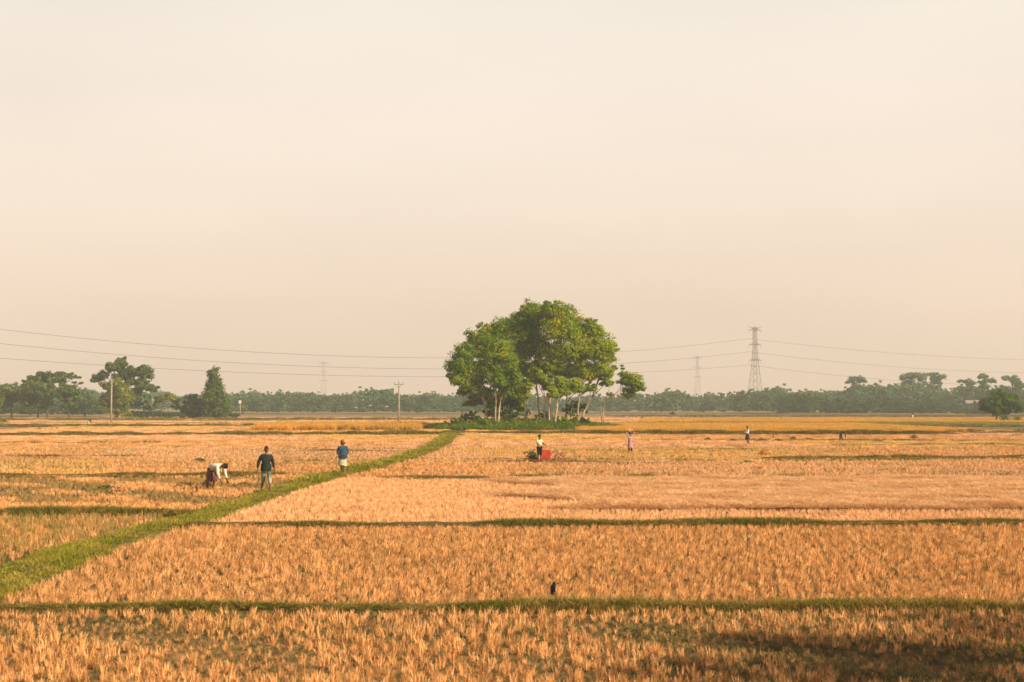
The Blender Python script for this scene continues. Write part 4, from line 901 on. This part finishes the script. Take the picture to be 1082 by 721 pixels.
heap(197, 516, 26, 6, 'dark brown straw heap between the orange heap and the stooping worker', M_brown_h)
heap(112, 519, 22, 6, 'dark greenish heap touching the left side of the orange straw heap', M_green_h)
heap(211, 489, 14, 5, 'small dark clump in the field behind the stooping worker', M_green_h, 350)
heap(257, 514, 20, 4, 'flat brown straw litter between the stooping and the striding man', M_brown_h, 300)
heap(562, 488, 15, 12, 'olive sheaf heap left of the cream-shirted worker', M_green_h, 260)
heap(592, 487, 18, 9, 'pale fan of fresh straw right of the red machine', M_straw_p, 700)
heap(584, 490, 12, 3, 'dark scraps below the red machine', M_brown_h, 200)
heap(556, 480, 6, 2.5, 'small olive scrap of cut stalks left of the sheaf heap', M_green_h, 150)
for (x, y, w, h, l, m) in [(774, 467, 12, 3, 'olive row end of cut rice just left of the white-shirted worker', M_green_h), (748, 466, 10, 3, 'small olive heap farther left of the white-shirted worker', M_green_h),
    (805, 467, 14, 3, 'olive heap just right of the white-shirted worker', M_green_h), (822, 467, 12, 3, 'olive heap at the thin stake', M_green_h), (838, 465, 9, 3, 'single olive heap right of the stake', M_green_h),
    (854, 466, 14, 2.5, 'flat brown heap left of the dark red worker', M_brown_h), (807, 481, 12, 6, 'orange straw heap in the field below the stake', M_straw), (760, 451, 12, 2, 'brown patch in the golden crop above the white-shirted worker', M_brown_h),
    (663, 452.5, 12, 4, 'brown straw heap behind the woman in pink', M_straw), (680, 453, 10, 3, 'second straw heap behind and right of the woman in pink', M_straw), (928, 468, 12, 3.5, 'straw heap right of the dark red worker', M_straw_g),
    (652, 455, 12, 3, 'long straw heap at the right tip of the mound', M_straw), (966, 464, 9, 4, 'dark small heap far right of the dark red worker', M_brown_h), (1048, 520, 9, 7, 'dark tuft in the laid straw near the right edge', M_green_h),
    (790, 490, 14, 3, 'green weedy patch where the bank ends at right', mat('weedy', (.2, .22, .04), .8))]:
    heap(x, y, w, h, l, m, 300)
# dark broken edge left of the nearest field
for i, (x, y, w) in enumerate([(75, 657, 40), (125, 664, 36), (165, 668, 30), (40, 655, 24)]):
    pass

# ------------------------------------------------------------------ birds
def egret_fly(at, rz, s, label, group='egrets flying over the fields'):
    root = empty('egret', at, rz); root.scale = (s,) * 3; tag(root, label, 'bird', group)
    b = bmesh.new(); tube(b, [(0, .30, 0), (0, .15, .01), (0, -.05, .02), (0, -.20, .03), (0, -.28, .07), (0, -.34, .04)], [.03, .07, .085, .05, .035, .03], 8); bm_obj('body', b, M_white, root)
    for sg in (-1, 1):
        b = bmesh.new(); v = [b.verts.new(p) for p in ((0, -.12, .04), (sg * .25, -.16, .17), (sg * .48, -.06, .12), (sg * .46, .04, .12), (sg * .22, .10, .15), (0, .12, .04))]
        b.faces.new(v); bmesh.ops.solidify(b, geom=b.faces[:], thickness=.015); bm_obj('wing', b, M_white, root, False)
    b = bmesh.new(); tube(b, [(0, -.34, .04), (0, -.44, .03)], [.012, .003], 5); bm_obj('beak', b, M_beak, root)
    b = bmesh.new(); tube(b, [(0, .28, 0), (0, .52, -.02)], .01, 4); bm_obj('legs', b, M_black, root); return root
for i, (x, y, d, rz, w_) in enumerate([(383, 423, 300, .7, 'topmost of the three in a loose cluster'), (391, 429, 290, 2.0, 'right-hand lower bird of the loose cluster'), (376, 431, 280, 1.2, 'leftmost and lowest of the loose cluster'), (409, 430, 285, -.9, 'closest to the left side of the cross-armed power pole'), (481, 427, 300, .2, 'by the left edge of the grove')]):
    egret_fly(P(x, y, d), rz, 1.1, 'small white flying egret, ' + w_)
egret_fly(P(386, 398, 300), 1.0, .9, 'lone bird flying highest, above the woods left of the grove')
def egret_stand(at, rz, s, label):
    root = empty('egret', at, rz); root.scale = (s,) * 3; tag(root, label, 'bird', 'egrets standing in the fields')
    b = bmesh.new(); tube(b, [(0, .26, .34), (0, .12, .42), (0, -.05, .48), (0, -.14, .56), (0, -.10, .68), (0, -.16, .80), (0, -.22, .80)], [.02, .08, .10, .05, .03, .03, .025], 8); bm_obj('body', b, M_white, root)
    b = bmesh.new(); tube(b, [(0, -.22, .80), (0, -.34, .78)], [.014, .003], 5); bm_obj('beak', b, M_beak, root)
    for sx_ in (-.04, .04): b = bmesh.new(); tube(b, [(sx_, 0, .42), (sx_, .03, .2), (sx_, 0, 0)], .012, 5); bm_obj('leg', b, M_black, root)
egret_stand(G(407.5, 446.5), .8, 1.1, 'white egret standing in the yellow crop left of the power pole')
egret_stand(G(662, 442.8), 1.2, 1.2, 'white egret standing in the far field right of the grove')
# black bird perched upright in the second field
bp = G(585, 633); root = empty('drongo', bp + Vector((0, 0, .05)), R(30)); tag(root, 'black bird perched upright on a stubble tuft near the closest bank', 'bird')
b = bmesh.new(); tube(b, [(0, .05, .02), (0, .035, .09), (0, .01, .15), (0, -.005, .19), (0, -.015, .225), (0, -.03, .245)], [.018, .032, .042, .034, .026, .014], 10); bm_obj('body', b, M_black, root)
for sg in (-1, 1): b = bmesh.new(); tube(b, [(sg * .012, .03, .08), (sg * .025, .07, -.03)], [.012, .008], 5); bm_obj('tail_feather', b, M_black, root)
for sg in (-1, 1): b = bmesh.new(); ellip(b, (sg * .036, .022, .12), (.010, .026, .07), 8, 8); bm_obj('wing', b, M_black, root)
b = bmesh.new(); tube(b, [(0, -.035, .235), (0, -.065, .228)], [.007, .001], 5); bm_obj('beak', b, M_black, root)
b = bmesh.new(); tube(b, [(0, .01, .09), (0, .0, .0)], .004, 4); bm_obj('legs', b, M_black, root)
b = bmesh.new(); 
for k in range(5): tube(b, [(random.uniform(-.03, .03), random.uniform(-.03, .03), -.05), (random.uniform(-.02, .02), random.uniform(-.02, .02), .06)], .006, 4)
# ------------------------------------------------------------------ trees added outside the frame to throw shade over the near right corner
def shade_tree(x, y, h, r_, seed, label):
    bl = [(random.uniform(-.5, .5) * r_, random.uniform(-.5, .5) * r_, h + random.uniform(-.35, .35) * r_, r_ * .55, r_ * .55, r_ * .42) for _ in range(7)]
    tree('added_shade_tree', label, (x, y, 0), [[(0, 0, -.1), (.1, 0, h * .5), (0, .1, h)]], bl, 800, .20, L_main, M_barkd, 'trees added for shade', seed=seed, tr=.10, clump=.6)
for i, (sx_, sy_, hh, rr_) in enumerate(((9.0, 20.0, 4.6, 2.8), (4.4, 16.8, 4.8, 2.6), (4.6, 19.6, 4.2, 1.9), (8.6, 16.2, 4.4, 2.8))):
    k = hh / math.tan(R(SUN_EL)); hx, hy = sx_ + k * math.sin(R(SUN_AZ)), sy_ - k * math.cos(R(SUN_AZ))
    shade_tree(hx, hy, hh, rr_, 90 + i, 'unseen leafy tree added for its shade, %s' % ('largest of four', 'closest to the camera', 'smallest of four', 'right one of the nearer pair')[i])

# ------------------------------------------------------------------ haze
b = bmesh.new(); box(b, (0, 565, 30), (2700, 1450, 63.6)); hz = bm_obj('haze', b, mat('haze_air', (1, 1, 1)), None, False)
hm = MATS['haze_air']; n_ = hm.node_tree.nodes
for x_ in list(n_):
    if x_.type != 'OUTPUT_MATERIAL': n_.remove(x_)
pv_ = n_.new('ShaderNodeVolumePrincipled'); pv_.inputs['Color'].default_value = (.84, .97, .99, 1); pv_.inputs['Density'].default_value = .00038; pv_.inputs['Anisotropy'].default_value = 0
hm.node_tree.links.new(pv_.outputs[0], n_['Material Output'].inputs['Volume']); hm.cycles.homogeneous_volume = True
tag(hz, 'pale warm haze in the air', kind='stuff')
